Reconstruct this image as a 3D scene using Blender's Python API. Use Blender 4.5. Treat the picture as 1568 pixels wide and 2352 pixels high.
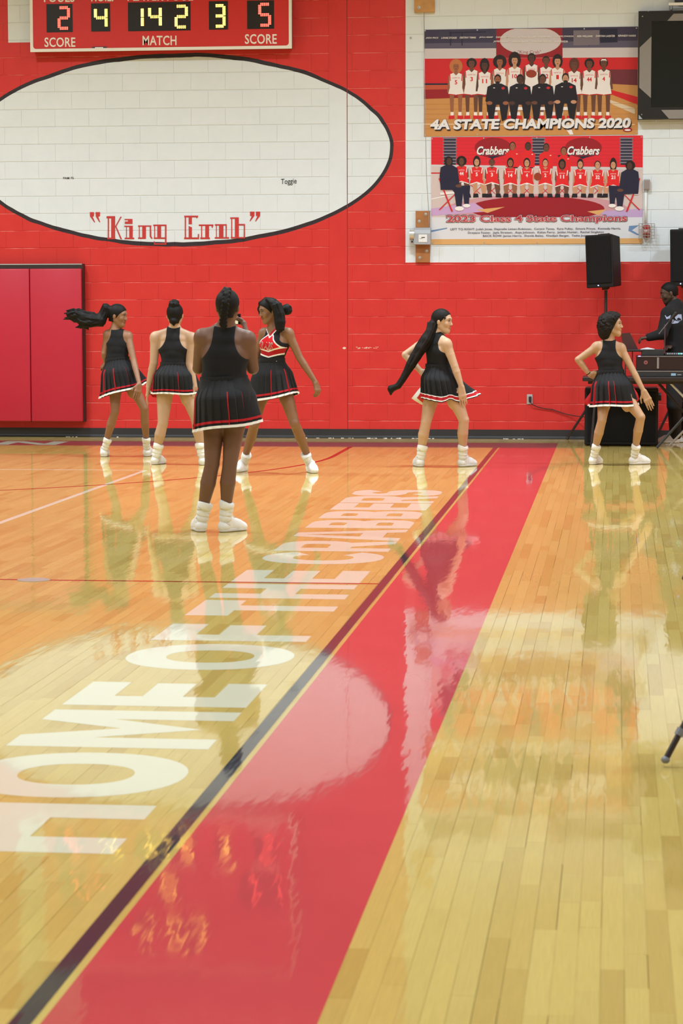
import bpy, bmesh, math, random
import numpy as np
from mathutils import Vector, Matrix

random.seed(7)
rng = np.random.default_rng(7)
for o in list(bpy.data.objects):
    bpy.data.objects.remove(o, do_unlink=True)
scene = bpy.context.scene
COL = scene.collection
PI = math.pi

# ------------------------------------------------------------------ camera
FPX, PITCH, YAW, ROLL, EYE = 5532.44, 0.0874677, 0.1136690, -0.0018591, 1.6085
YW = 28.128            # face of the end wall
_fw = np.array([-math.sin(YAW)*math.cos(PITCH), math.cos(YAW)*math.cos(PITCH), -math.sin(PITCH)])
_r0 = np.array([math.cos(YAW), math.sin(YAW), 0.0])
_u0 = np.cross(_r0, _fw)
_rt = _r0*math.cos(ROLL) + _u0*math.sin(ROLL)
_up = -_r0*math.sin(ROLL) + _u0*math.cos(ROLL)
_cc = np.array([0.0, 0.0, EYE])
cam_d = bpy.data.cameras.new('camera')
cam = bpy.data.objects.new('camera', cam_d)
COL.objects.link(cam)
cam_d.sensor_fit = 'VERTICAL'
cam_d.sensor_height = 36.0
cam_d.lens = FPX*36.0/2352.0
cam_d.clip_end = 200
m = Matrix.Identity(4)
for i in range(3):
    m[i][0], m[i][1], m[i][2], m[i][3] = _rt[i], _up[i], -_fw[i], _cc[i]
cam.matrix_world = m
cam_d.dof.use_dof = True
cam_d.dof.focus_distance = 25.0
cam_d.dof.aperture_fstop = 9.0
scene.camera = cam

# ------------------------------------------------------------------ world, lamps, exposure
world = bpy.data.worlds.new('gym_air')
scene.world = world
world.use_nodes = True
world.node_tree.nodes['Background'].inputs[0].default_value = (1.0, 0.97, 0.93, 1)
world.node_tree.nodes['Background'].inputs[1].default_value = 0.02
LAMP_POWER = 288.0
for lx in (-14.0, -8.0, -1.8, 4.4):
    for ly, lk in ((4.0, .58), (10.5, .7), (17.0, .85), (22.8, 1.25)):
        ld = bpy.data.lights.new('high_bay_lamp', 'AREA')
        ld.shape = 'RECTANGLE'
        ld.size, ld.size_y = 1.2, 0.6
        ld.energy = LAMP_POWER*lk
        ld.color = (0.83, 0.935, 1.0)
        ld.spread = math.radians(138 if ly > 20 else 155)
        lo = bpy.data.objects.new('high_bay_lamp', ld)
        COL.objects.link(lo)
        lo.location = (lx, ly, 7.7)
vs = scene.view_settings
vs.view_transform = 'Standard'
vs.look = 'None'
vs.gamma = 1.0
vs.use_curve_mapping = False
vs.exposure = 0.0

# ------------------------------------------------------------------ helpers
def at(px, py, Y):
    """point seen at photo pixel (px, py) on the plane at depth Y"""
    d = _fw*FPX + _rt*(px-784.0) - _up*(py-1176.0)
    return _cc + d*(Y/d[1])

def ground(px, py):
    d = _fw*FPX + _rt*(px-784.0) - _up*(py-1176.0)
    return _cc + d*(-EYE/d[2])

def pix(P):
    v = np.asarray(P) - _cc
    z = v@_fw
    return 784+FPX*(v@_rt)/z, 1176-FPX*(v@_up)/z

def tag(o, label=None, cat=None, group=None, kind=None):
    if label: o['label'] = label
    if cat: o['category'] = cat
    if group: o['group'] = group
    if kind: o['kind'] = kind
    return o

def empty(name, loc, label=None, cat=None, group=None):
    o = bpy.data.objects.new(name, None)
    COL.objects.link(o)
    o.location = tuple(loc)
    o.empty_display_size = 0.1
    return tag(o, label, cat, group)

def link(name, me, parent=None, origin=None):
    o = bpy.data.objects.new(name, me)
    COL.objects.link(o)
    if parent is not None:
        o.parent = parent
    return o

class MB:
    """collects geometry in world coordinates; build() makes one mesh object"""
    def __init__(s):
        s.v = []; s.f = []; s.mi = []
    def add(s, vs_, fs_, mi=0):
        b = len(s.v)
        s.v.extend([tuple(map(float, q)) for q in vs_])
        for k, f in enumerate(fs_):
            s.f.append(tuple(b+i for i in f))
            s.mi.append(mi if not hasattr(mi, '__len__') else mi[k])
        return s
    def box(s, x0, x1, y0, y1, z0, z1, mi=0, bev=0.0):
        if bev <= 0:
            v = [(x0,y0,z0),(x1,y0,z0),(x1,y1,z0),(x0,y1,z0),(x0,y0,z1),(x1,y0,z1),(x1,y1,z1),(x0,y1,z1)]
            return s.add(v, [(3,2,1,0),(4,5,6,7),(0,1,5,4),(1,2,6,5),(2,3,7,6),(3,0,4,7)], mi)
        bm = bmesh.new()
        bmesh.ops.create_cube(bm, size=1.0)
        for q in bm.verts:
            q.co = Vector(((x0+x1)/2+q.co.x*(x1-x0), (y0+y1)/2+q.co.y*(y1-y0), (z0+z1)/2+q.co.z*(z1-z0)))
        bmesh.ops.bevel(bm, geom=bm.edges[:], offset=bev, segments=2, affect='EDGES', profile=0.5)
        bm.verts.index_update()
        s.add([q.co for q in bm.verts], [[q.index for q in f.verts] for f in bm.faces], mi)
        bm.free()
        return s
    def tube(s, pts, r, n=8, mi=0, cap=True):
        pts = [np.array(q, float) for q in pts]
        rs = r if hasattr(r, '__len__') else [r]*len(pts)
        rings = []
        prev = None
        for i, q in enumerate(pts):
            t = pts[min(i+1, len(pts)-1)] - pts[max(i-1, 0)]
            t = t/(np.linalg.norm(t)+1e-12)
            if prev is None:
                a = np.array([0,0,1.0]) if abs(t[2]) < .9 else np.array([1.0,0,0])
            else:
                a = prev
            a = a - t*(a@t); a /= np.linalg.norm(a)+1e-12
            b = np.cross(t, a)
            prev = a
            rings.append([q + (a*math.cos(2*PI*k/n)+b*math.sin(2*PI*k/n))*rs[i] for k in range(n)])
        v = [q for ring in rings for q in ring]
        f = []
        for i in range(len(pts)-1):
            for k in range(n):
                k2 = (k+1) % n
                f.append((i*n+k, i*n+k2, (i+1)*n+k2, (i+1)*n+k))
        if cap:
            f.append(tuple(range(n-1, -1, -1)))
            f.append(tuple((len(pts)-1)*n+k for k in range(n)))
        return s.add(v, f, mi)
    def cyl(s, p0, p1, r, n=16, mi=0):
        return s.tube([p0, p1], r, n, mi)
    def ball(s, c, r, n=10, mi=0):
        r = r if hasattr(r, '__len__') else (r, r, r)
        v = []; f = []
        for i in range(n+1):
            th = PI*i/n
            for k in range(2*n):
                ph = PI*k/n
                v.append((c[0]+r[0]*math.sin(th)*math.cos(ph), c[1]+r[1]*math.sin(th)*math.sin(ph), c[2]+r[2]*math.cos(th)))
        for i in range(n):
            for k in range(2*n):
                k2 = (k+1) % (2*n)
                f.append((i*2*n+k, (i+1)*2*n+k, (i+1)*2*n+k2, i*2*n+k2))
        return s.add(v, f, mi)
    def prism(s, poly, off, mi=0):
        """poly: list of 3-D points, off: 3-D extrusion vector"""
        n = len(poly)
        off = np.array(off, float)
        v = [np.array(q, float) for q in poly] + [np.array(q, float)+off for q in poly]
        f = [tuple(range(n)), tuple(range(2*n-1, n-1, -1))]
        for k in range(n):
            k2 = (k+1) % n
            f.append((k2, k, n+k, n+k2))
        return s.add(v, f, mi)
    def build(s, name, mats, parent=None, smooth=False, fix=True):
        me = bpy.data.meshes.new(name)
        org = np.zeros(3)
        if parent is not None:
            q = parent
            while q is not None:
                org = org + np.array(q.location); q = q.parent
        vv = [tuple(np.array(q)-org) for q in s.v]
        if parent is None and len(vv):
            a = np.array(vv); org = np.array([(a[:,0].min()+a[:,0].max())/2, (a[:,1].min()+a[:,1].max())/2, a[:,2].min()])
            vv = [tuple(q) for q in a-org]
        me.from_pydata(vv, [], s.f)
        mats = mats if isinstance(mats, (list, tuple)) else [mats]
        for q in mats: me.materials.append(q)
        me.polygons.foreach_set('material_index', s.mi)
        if fix:
            bm = bmesh.new(); bm.from_mesh(me)
            bmesh.ops.recalc_face_normals(bm, faces=bm.faces[:])
            bm.to_mesh(me); bm.free()
        if smooth:
            me.polygons.foreach_set('use_smooth', [True]*len(me.polygons))
        me.update()
        o = link(name, me, parent)
        if parent is None:
            o.location = tuple(org)
        return o

# ------------------------------------------------------------------ materials
MATS = {}
def srgb(r, g, b):
    f = lambda c: (c/255/12.92) if c/255 <= .04045 else ((c/255+.055)/1.055)**2.4
    return (f(r), f(g), f(b), 1.0)

def mat(name, col, rough=0.5, metal=0.0, spec=0.5, noise=0.0, nscale=40.0, emit=None, estr=0.0, bump=0.0, bscale=80.0, sheen=0.0):
    if name in MATS: return MATS[name]
    mt = bpy.data.materials.new(name); mt.use_nodes = True
    nt = mt.node_tree; b = nt.nodes['Principled BSDF']
    col = tuple(col) if len(col) == 4 else tuple(col)+(1.0,)
    b.inputs['Base Color'].default_value = col
    b.inputs['Roughness'].default_value = rough
    b.inputs['Metallic'].default_value = metal
    b.inputs['Specular IOR Level'].default_value = spec
    if sheen: b.inputs['Sheen Weight'].default_value = sheen
    if noise or bump:
        tc = nt.nodes.new('ShaderNodeTexCoord')
        nz = nt.nodes.new('ShaderNodeTexNoise'); nz.inputs['Scale'].default_value = nscale; nz.inputs['Detail'].default_value = 4
        nt.links.new(tc.outputs['Object'], nz.inputs['Vector'])
    if noise:
        mx = nt.nodes.new('ShaderNodeMix'); mx.data_type = 'RGBA'
        mx.inputs[6].default_value = tuple(c*(1-noise) for c in col[:3])+(1,)
        mx.inputs[7].default_value = tuple(min(1, c*(1+noise)) for c in col[:3])+(1,)
        nt.links.new(nz.outputs['Fac'], mx.inputs[0]); nt.links.new(mx.outputs[2], b.inputs['Base Color'])
    if bump:
        nb = nt.nodes.new('ShaderNodeTexNoise'); nb.inputs['Scale'].default_value = bscale; nb.inputs['Detail'].default_value = 3
        nt.links.new(tc.outputs['Object'], nb.inputs['Vector'])
        bp = nt.nodes.new('ShaderNodeBump'); bp.inputs['Distance'].default_value = bump; bp.inputs['Strength'].default_value = 0.6
        nt.links.new(nb.outputs['Fac'], bp.inputs['Height']); nt.links.new(bp.outputs['Normal'], b.inputs['Normal'])
    if emit:
        b.inputs['Emission Color'].default_value = tuple(emit)[:3]+(1,)
        b.inputs['Emission Strength'].default_value = estr
    MATS[name] = mt
    return mt

def attr_mat(name, rough=0.5, noise=0.0, nscale=60.0, spec=0.5, bump=0.0, bscale=150.0, sheen=0.0, sss=0.0):
    """base colour from the mesh's own colour attribute 'paint' (skin, printed cloth)"""
    if name in MATS: return MATS[name]
    mt = mat(name, (1,1,1), rough, spec=spec, bump=bump, bscale=bscale, sheen=sheen)
    nt = mt.node_tree; b = nt.nodes['Principled BSDF']
    at_ = nt.nodes.new('ShaderNodeVertexColor'); at_.layer_name = 'paint'
    out = at_.outputs['Color']
    if noise:
        tc = nt.nodes.new('ShaderNodeTexCoord')
        nz = nt.nodes.new('ShaderNodeTexNoise'); nz.inputs['Scale'].default_value = nscale
        nt.links.new(tc.outputs['Object'], nz.inputs['Vector'])
        mr = nt.nodes.new('ShaderNodeMapRange'); mr.inputs['To Min'].default_value = 1-noise; mr.inputs['To Max'].default_value = 1+noise
        nt.links.new(nz.outputs['Fac'], mr.inputs['Value'])
        mx = nt.nodes.new('ShaderNodeMix'); mx.data_type = 'RGBA'; mx.blend_type = 'MULTIPLY'; mx.inputs[0].default_value = 1
        nt.links.new(out, mx.inputs[6]); nt.links.new(mr.outputs[0], mx.inputs[7]); out = mx.outputs[2]
    nt.links.new(out, b.inputs['Base Color'])
    return mt

def floor_finish(mt, rough=0.042, grain=True):
    """lacquered sports-floor finish: gloss with the slight unevenness of strip flooring"""
    nt = mt.node_tree; b = nt.nodes['Principled BSDF']
    b.inputs['Roughness'].default_value = rough
    b.inputs['IOR'].default_value = 1.42
    ge = nt.nodes.new('ShaderNodeNewGeometry')
    mp = nt.nodes.new('ShaderNodeMapping'); mp.inputs['Scale'].default_value = (16.0, 2.6, 1.0)
    nt.links.new(ge.outputs['Position'], mp.inputs['Vector'])
    nz = nt.nodes.new('ShaderNodeTexNoise'); nz.inputs['Scale'].default_value = 1.0; nz.inputs['Detail'].default_value = 2.0
    nt.links.new(mp.outputs[0], nz.inputs['Vector'])
    bp = nt.nodes.new('ShaderNodeBump'); bp.inputs['Distance'].default_value = 0.0006; bp.inputs['Strength'].default_value = 1.0
    nt.links.new(nz.outputs['Fac'], bp.inputs['Height'])
    nt.links.new(bp.outputs['Normal'], b.inputs['Normal'])
    return mt

# ------------------------------------------------------------------ lettering
def text_poly(body, bold=0.0, shear=0.0, spacing=1.0):
    cu = bpy.data.curves.new('t', 'FONT')
    cu.body = body; cu.offset = bold; cu.shear = shear; cu.space_character = spacing
    cu.resolution_u = 3
    ob = bpy.data.objects.new('t', cu); COL.objects.link(ob)
    bpy.context.view_layer.update()
    me = bpy.data.meshes.new_from_object(ob.evaluated_get(bpy.context.evaluated_depsgraph_get()))
    v = np.array([q.co[:2] for q in me.vertices]); f = [tuple(p.vertices) for p in me.polygons]
    bpy.data.objects.remove(ob, do_unlink=True); bpy.data.curves.remove(cu); bpy.data.meshes.remove(me)
    lo = v.min(0); hi = v.max(0)
    return (v-lo)/(hi-lo), f

def text_on(mb, body, fn, mi=0, bold=0.0, shear=0.0, spacing=1.0):
    """fn(u,v) maps the unit box of the word to a 3-D point"""
    v, f = text_poly(body, bold, shear, spacing)
    mb.add([fn(a, b) for a, b in v], f, mi)
# ================================================================== SETTING
XL, XR, YF, ZC = -20.0, 6.5, -5.0, 9.0
X_SIDE, X_RED0, X_RED1 = -1.339, -1.2676, -0.6523     # sideline, red run-off strip
Y_BASE, Y_REDEND, Y_HALF = 26.41, 27.30, 13.584

# ---- floor boards
def wood_nodes(mt, use_attr=True):
    nt = mt.node_tree; b = nt.nodes['Principled BSDF']
    ge = nt.nodes.new('ShaderNodeNewGeometry')
    mp = nt.nodes.new('ShaderNodeMapping'); mp.inputs['Scale'].default_value = (170.0, 5.0, 1.0)
    nt.links.new(ge.outputs['Position'], mp.inputs['Vector'])
    nz = nt.nodes.new('ShaderNodeTexNoise'); nz.inputs['Scale'].default_value = 1.0; nz.inputs['Detail'].default_value = 5.0
    nt.links.new(mp.outputs[0], nz.inputs['Vector'])
    mr = nt.nodes.new('ShaderNodeMapRange'); mr.inputs['To Min'].default_value = 0.88; mr.inputs['To Max'].default_value = 1.12
    nt.links.new(nz.outputs['Fac'], mr.inputs['Value'])
    mx = nt.nodes.new('ShaderNodeMix'); mx.data_type = 'RGBA'; mx.blend_type = 'MULTIPLY'; mx.inputs[0].default_value = 1.0
    if use_attr:
        va = nt.nodes.new('ShaderNodeVertexColor'); va.layer_name = 'paint'
        nt.links.new(va.outputs['Color'], mx.inputs[6])
    else:
        mx.inputs[6].default_value = (0.575, 0.425, 0.128, 1)
    nt.links.new(mr.outputs[0], mx.inputs[7])
    nt.links.new(mx.outputs[2], b.inputs['Base Color'])
    return mt
M_BOARD = floor_finish(wood_nodes(mat('maple_board', (1,1,1), 0.1)))
M_SUB = floor_finish(wood_nodes(mat('maple_far', (1,1,1), 0.1), False))
M_GAP = mat('board_gap', (0.20, 0.12, 0.05), 0.6)

floor_o = MB().box(XL, XR, YF, YW+0.2, -0.25, -0.012).build('floor', M_GAP)
tag(floor_o, 'glossy maple strip gym floor with painted red band, dark line and white letters', 'floor', kind='structure')
BW = 0.05715
BX0, BX1, BY0, BY1 = -11.0, 3.6, 2.6, YW+0.02
side_f = MB()
side_f.box(XL, BX0, YF, YW, -0.02, 0); side_f.box(BX1, XR, YF, YW, -0.02, 0); side_f.box(BX0, BX1, YF, BY0, -0.02, 0)
side_f.build('floor_margin', M_SUB, floor_o)

def board_colour():
    t = random.random()
    base = np.array([0.575, 0.425, 0.128])
    if t < .12: c = base*np.array([.90, .85, .78])
    elif t < .30: c = base*np.array([.955, .93, .90])
    elif t < .45: c = base*np.array([1.03, 1.045, 1.08])
    else: c = base*np.array([1, 1, 1])
    return c*(0.955+0.09*random.random())

boards = []
ncol = int((BX1-BX0)/BW)
for c in range(ncol):
    x0 = BX0 + c*BW
    y = BY0 - random.random()*0.9
    while y < BY1:
        L = random.choice((0.28, 0.4, 0.55, 0.7, 0.85, 1.05, 1.3))*(0.85+.3*random.random())
        gx = 0.0004 + (0.0013*random.random() if random.random() < .5 else 0)
        boards.append((x0, x0+BW-gx, max(y, BY0), min(y+L, BY1)-0.0006, board_colour()))
        y += L
def score(bd):
    xm, ym = (bd[0]+bd[1])/2, (bd[2]+bd[3])/2
    if ym < 4.5: return -1
    px_, py_ = pix((xm, ym, 0))
    if not (0 < px_ < 1568 and 900 < py_ < 2352): return -1
    if X_RED0-.02 < xm < X_RED1+.02 or X_SIDE < xm < X_SIDE+.06: return -1
    return (bd[3]-bd[2])/ym**3
sc = sorted(range(len(boards)), key=lambda i: -score(boards[i]))
near = set(i for i in sc[:300] if score(boards[i]) > 0)
fv, ff, fc = [], [], []
for i, (x0, x1, y0, y1, col) in enumerate(boards):
    if y1-y0 < 0.02: continue
    dz = random.uniform(-.00012, .00012)
    v = [(x0,y0,-.016),(x1,y0,-.016),(x1,y1,-.016),(x0,y1,-.016),(x0,y0,dz),(x1,y0,dz),(x1,y1,dz),(x0,y1,dz)]
    f = [(4,5,6,7),(0,1,5,4),(1,2,6,5),(2,3,7,6),(3,0,4,7)]
    if i in near:
        cx, cy = (x0+x1)/2, (y0+y1)/2
        me = bpy.data.meshes.new('board')
        me.from_pydata([(a-cx, b-cy, c_) for a, b, c_ in v], [], f)
        ca = me.color_attributes.new('paint', 'FLOAT_COLOR', 'POINT')
        ca.data.foreach_set('color', list(np.tile(np.append(col, 1.0), 8)))
        me.materials.append(M_BOARD)
        o = link('board', me, floor_o)
        o.location = (cx-floor_o.location.x, cy-floor_o.location.y, -floor_o.location.z)
    else:
        b0 = len(fv); fv += v; ff += [tuple(b0+k for k in q) for q in f]; fc.append(col)
me = bpy.data.meshes.new('board_field')
me.from_pydata([tuple(np.array(q)-np.array(floor_o.location)) for q in fv], [], ff)
ca = me.color_attributes.new('paint', 'FLOAT_COLOR', 'POINT')
cols = np.repeat(np.c_[np.array(fc), np.ones(len(fc))], 8, axis=0)
ca.data.foreach_set('color', cols.ravel())
me.materials.append(M_BOARD)
tag(link('board_field', me, floor_o), kind='stuff')

# ---- floor paint
M_PRED = floor_finish(mat('court_red', (0.55, 0.072, 0.082), 0.1, noise=.08, nscale=3))
M_PDARK = floor_finish(mat('court_black', (0.040, 0.042, 0.056), 0.1))
M_PWHITE = floor_finish(mat('court_white', (0.70, 0.675, 0.52), 0.1))
M_PMAROON = floor_finish(mat('court_maroon', (0.30, 0.012, 0.012), 0.1))
def slab(x0, x1, y0, y1, z=0.00028):
    return MB().box(x0, x1, y0, y1, -0.001, z)
slab(X_RED0, X_RED1, 1.0, Y_REDEND).build('painted_band', M_PRED, floor_o)
slab(-17.6, X_RED0, Y_BASE, Y_REDEND).build('painted_band', M_PRED, floor_o)
slab(X_SIDE, X_SIDE+0.0508, 1.0, Y_BASE).build('painted_line', M_PDARK, floor_o)
slab(-16.6, X_SIDE, Y_HALF-.02, Y_HALF+.02, .00040).build('painted_line', M_PMAROON, floor_o)
slab(-13.5, X_SIDE-3.12, Y_HALF+9-.025, Y_HALF+9+.025, .00028).build('painted_line', M_PWHITE, floor_o)
slab(X_SIDE-3.12-.025, X_SIDE-3.12+.025, Y_HALF-9, Y_HALF+9, .00030).build('painted_line', M_PWHITE, floor_o)
arc = MB()
ac = (-8.955, 24.81); pts = []
for k in range(61):
    a = -PI/2 + (k-30)*PI/60*1.0
    pts.append(a)
v = []; f = []
angs = [PI + PI*k/72 for k in range(73)]
for a in angs:
    for r in (6.015, 6.065):
        v.append((ac[0]+r*math.cos(a), ac[1]+r*math.sin(a), .00034))
f = [(2*k, 2*k+1, 2*k+3, 2*k+2) for k in range(72)]
arc.add(v, f)
for sx in (-1, 1):
    arc.add([(ac[0]+sx*6.015, ac[1], .00034), (ac[0]+sx*6.065, ac[1], .00034), (ac[0]+sx*6.065, Y_BASE, .00034), (ac[0]+sx*6.015, Y_BASE, .00034)], [(0,1,2,3)])
arc.build('painted_arc', M_PMAROON, floor_o)

# painted words: HOME OF THE CRABBERS, block capitals, tops pointing to the left of the picture
def strip_poly(outer, inner):
    n = len(outer)
    return outer+inner, [(k, k+1, n+k+1, n+k) for k in range(n-1)]
def sup(cx, cy, rx, ry, a0, a1, n=20, e=2.0):
    o = []
    for k in range(n+1):
        a = a0+(a1-a0)*k/n
        c_, s_ = math.cos(a), math.sin(a)
        o.append((cx+rx*math.copysign(abs(c_)**(2/e), c_), cy+ry*math.copysign(abs(s_)**(2/e), s_)))
    return o
def R_(x0, y0, x1, y1): return ([(x0,y0),(x1,y0),(x1,y1),(x0,y1)], [(0,1,2,3)])
def glyph(ch, W, H=0.745, s=0.205, hs=0.165):
    """pieces in metres; s = upright stroke, hs = horizontal stroke"""
    P = []
    if ch == 'H':
        P = [R_(0,0,s,H), R_(W-s,0,W,H), R_(s,H*.40,W-s,H*.66)]
    elif ch == 'E':
        P = [R_(0,0,s*1.15,H), R_(s*1.15,0,W,hs), R_(s*1.15,H-hs,W,H), R_(s*1.15,H*.40,W*.97,H*.40+hs)]
    elif ch == 'F':
        P = [R_(0,0,s,H), R_(s,H-hs*1.1,W,H), R_(s,H*.36,W*.95,H*.36+hs*1.1)]
    elif ch == 'T':
        P = [R_(0,H-hs*1.35,W,H), R_((W-s)/2,0,(W+s)/2,H-hs*1.35)]
    elif ch == 'O':
        P = [strip_poly(sup(W/2,H/2,W/2,H/2+.008,0,2*PI,48,2.15), sup(W/2,H/2,W/2-s*1.02,H/2-hs*1.05,0,2*PI,48,2.2))]
    elif ch == 'C':
        a0, a1 = 0.55, 2*PI-0.55
        P = [strip_poly(sup(W*.54,H/2,W*.54,H/2+.008,a0,a1,40,2.2), sup(W*.54,H/2,W*.54-s*1.02,H/2-hs*1.1,a0,a1,40,2.2))]
    elif ch == 'M':
        s2 = s*.95
        P = [R_(0,0,s2,H), R_(W-s2,0,W,H), ([(s2*.0,H),(s2*1.15,H),(W/2+.02,H*.48),(W/2,H*.12),(s2,H*.62)], [(0,1,2,3,4)]),
             ([(W,H),(W-s2*1.15,H),(W/2-.02,H*.48),(W/2,H*.12),(W-s2,H*.62)], [(0,1,2,3,4)])]
    elif ch == 'A':
        P = [([(0,0),(s,0),(W/2+.0,H*.90),(W/2-.0,H),(W/2-.13,H)], [(0,1,2,3,4)]),
             ([(W,0),(W-s,0),(W/2,H*.90),(W/2,H),(W/2+.13,H)], [(0,1,2,3,4)]),
             R_(s*.75,H*.17,W-s*.75,H*.39)]
    elif ch in 'BPR':
        top0 = H*.50 if ch == 'B' else H*.40
        P = [R_(0,0,s,H)]
        def bowl(y0, y1, w, hh):
            cy, ry = (y0+y1)/2, (y1-y0)/2
            o = [(s*.9, y0)] + sup(w-.26, cy, .26, ry, -PI/2, PI/2, 18, 2.4) + [(s*.9, y1)]
            i = [(s*.9, y0+hh)] + sup(w-.26, cy, max(.26-s*.98, .05), ry-hh, -PI/2, PI/2, 18, 2.4) + [(s*.9, y1-hh)]
            return strip_poly(o, i)
        if ch == 'B':
            P += [bowl(0, H*.545, W, .145), bowl(H*.455, H, W*.97, .145)]
        else:
            P += [bowl(H*.36, H, W*.97, .15), ([(W*.40,H*.40),(W*.78,H*.44),(W*1.0,0),(W-s*.95,0)], [(0,1,2,3)])]
    elif ch == 'S':
        w2 = W/2; ry_ = (H/2-hs/2)/2
        cl = []
        for k in range(25):
            a = 0.35 + (PI*1.5-0.35)*k/24
            cl.append((w2+ (w2-s*.5)*math.cos(a), H/2+ry_ + ry_*math.sin(a)))
        for k in range(1, 25):
            a = PI/2 - (PI*1.5-0.35)*k/24
            cl.append((w2+(w2-s*.5)*math.cos(a), H/2-ry_ + ry_*math.sin(a)))
        o, i = [], []
        for k in range(len(cl)):
            p0, p1 = cl[max(k-1,0)], cl[min(k+1,len(cl)-1)]
            tx, ty = p1[0]-p0[0], p1[1]-p0[1]; l = math.hypot(tx, ty)+1e-9
            nx, ny = -ty/l, tx/l
            hx = (hs*.47)*abs(ny) + (s*.40)*abs(nx)
            o.append((cl[k][0]+nx*hx, cl[k][1]+ny*hx)); i.append((cl[k][0]-nx*hx, cl[k][1]-ny*hx))
        P = [strip_poly(o, i)]
    return P
LET = [('H',6.80,7.477),('O',7.573,8.353),('M',8.455,9.236),('E',9.35,9.937),('O',10.307,11.102),('F',11.21,11.79),
       ('T',12.118,12.756),('H',12.853,13.508),('E',13.56,14.22),('C',14.574,15.275),('R',15.339,16.02),('A',16.032,16.854),
       ('B',16.935,17.575),('B',17.69,18.335),('E',18.418,19.039),('R',19.08,19.769),('S',19.778,20.418)]
for ch, y0, y1 in LET:
    g = MB()
    for q_, (pv, pf) in enumerate(glyph(ch, y1-y0)):
        pf2 = []
        for fc_ in pf:
            ar = sum(pv[fc_[k]][0]*pv[fc_[(k+1)%len(fc_)]][1]-pv[fc_[(k+1)%len(fc_)]][0]*pv[fc_[k]][1] for k in range(len(fc_)))
            pf2.append(fc_ if ar > 0 else tuple(reversed(fc_)))
        g.add([(-1.45-b, y0+a, 0.00024+q_*.00002) for a, b in pv], pf2)
    g.build('painted_letter', M_PWHITE, floor_o, fix=False)
g = MB()     # last letter of the word painted on the end-line band
for pv, pf in ([R_(0,0,.17,.62), R_(.52,0,.69,.62), ([(0,.62),(.19,.62),(.69,0),(.50,0)], [(0,1,2,3)])]):
    g.add([(-6.985+a*1.05, 26.50+b*1.1, 0.00040+.00003*len(g.v)/4) for a, b in pv], [tuple(reversed(q)) if len(g.v)==8 else q for q in pf])
g.build('painted_letter', M_PWHITE, floor_o, fix=False)

plate = MB()
plate.add([(-3.345+.095*math.cos(2*PI*k/32), 13.58+.095*math.sin(2*PI*k/32), z) for z in (-.004, .0022) for k in range(32)],
          [tuple(range(32, 64))]+[(k, (k+1)%32, 32+(k+1)%32, 32+k) for k in range(32)])
o = plate.build('floor_plate', mat('plate_grey', (0.42,0.36,0.33), 0.3, metal=.4))
tag(o, 'round grey metal cover plate set in the floor on the thin centre line', 'floor plate')

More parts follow.
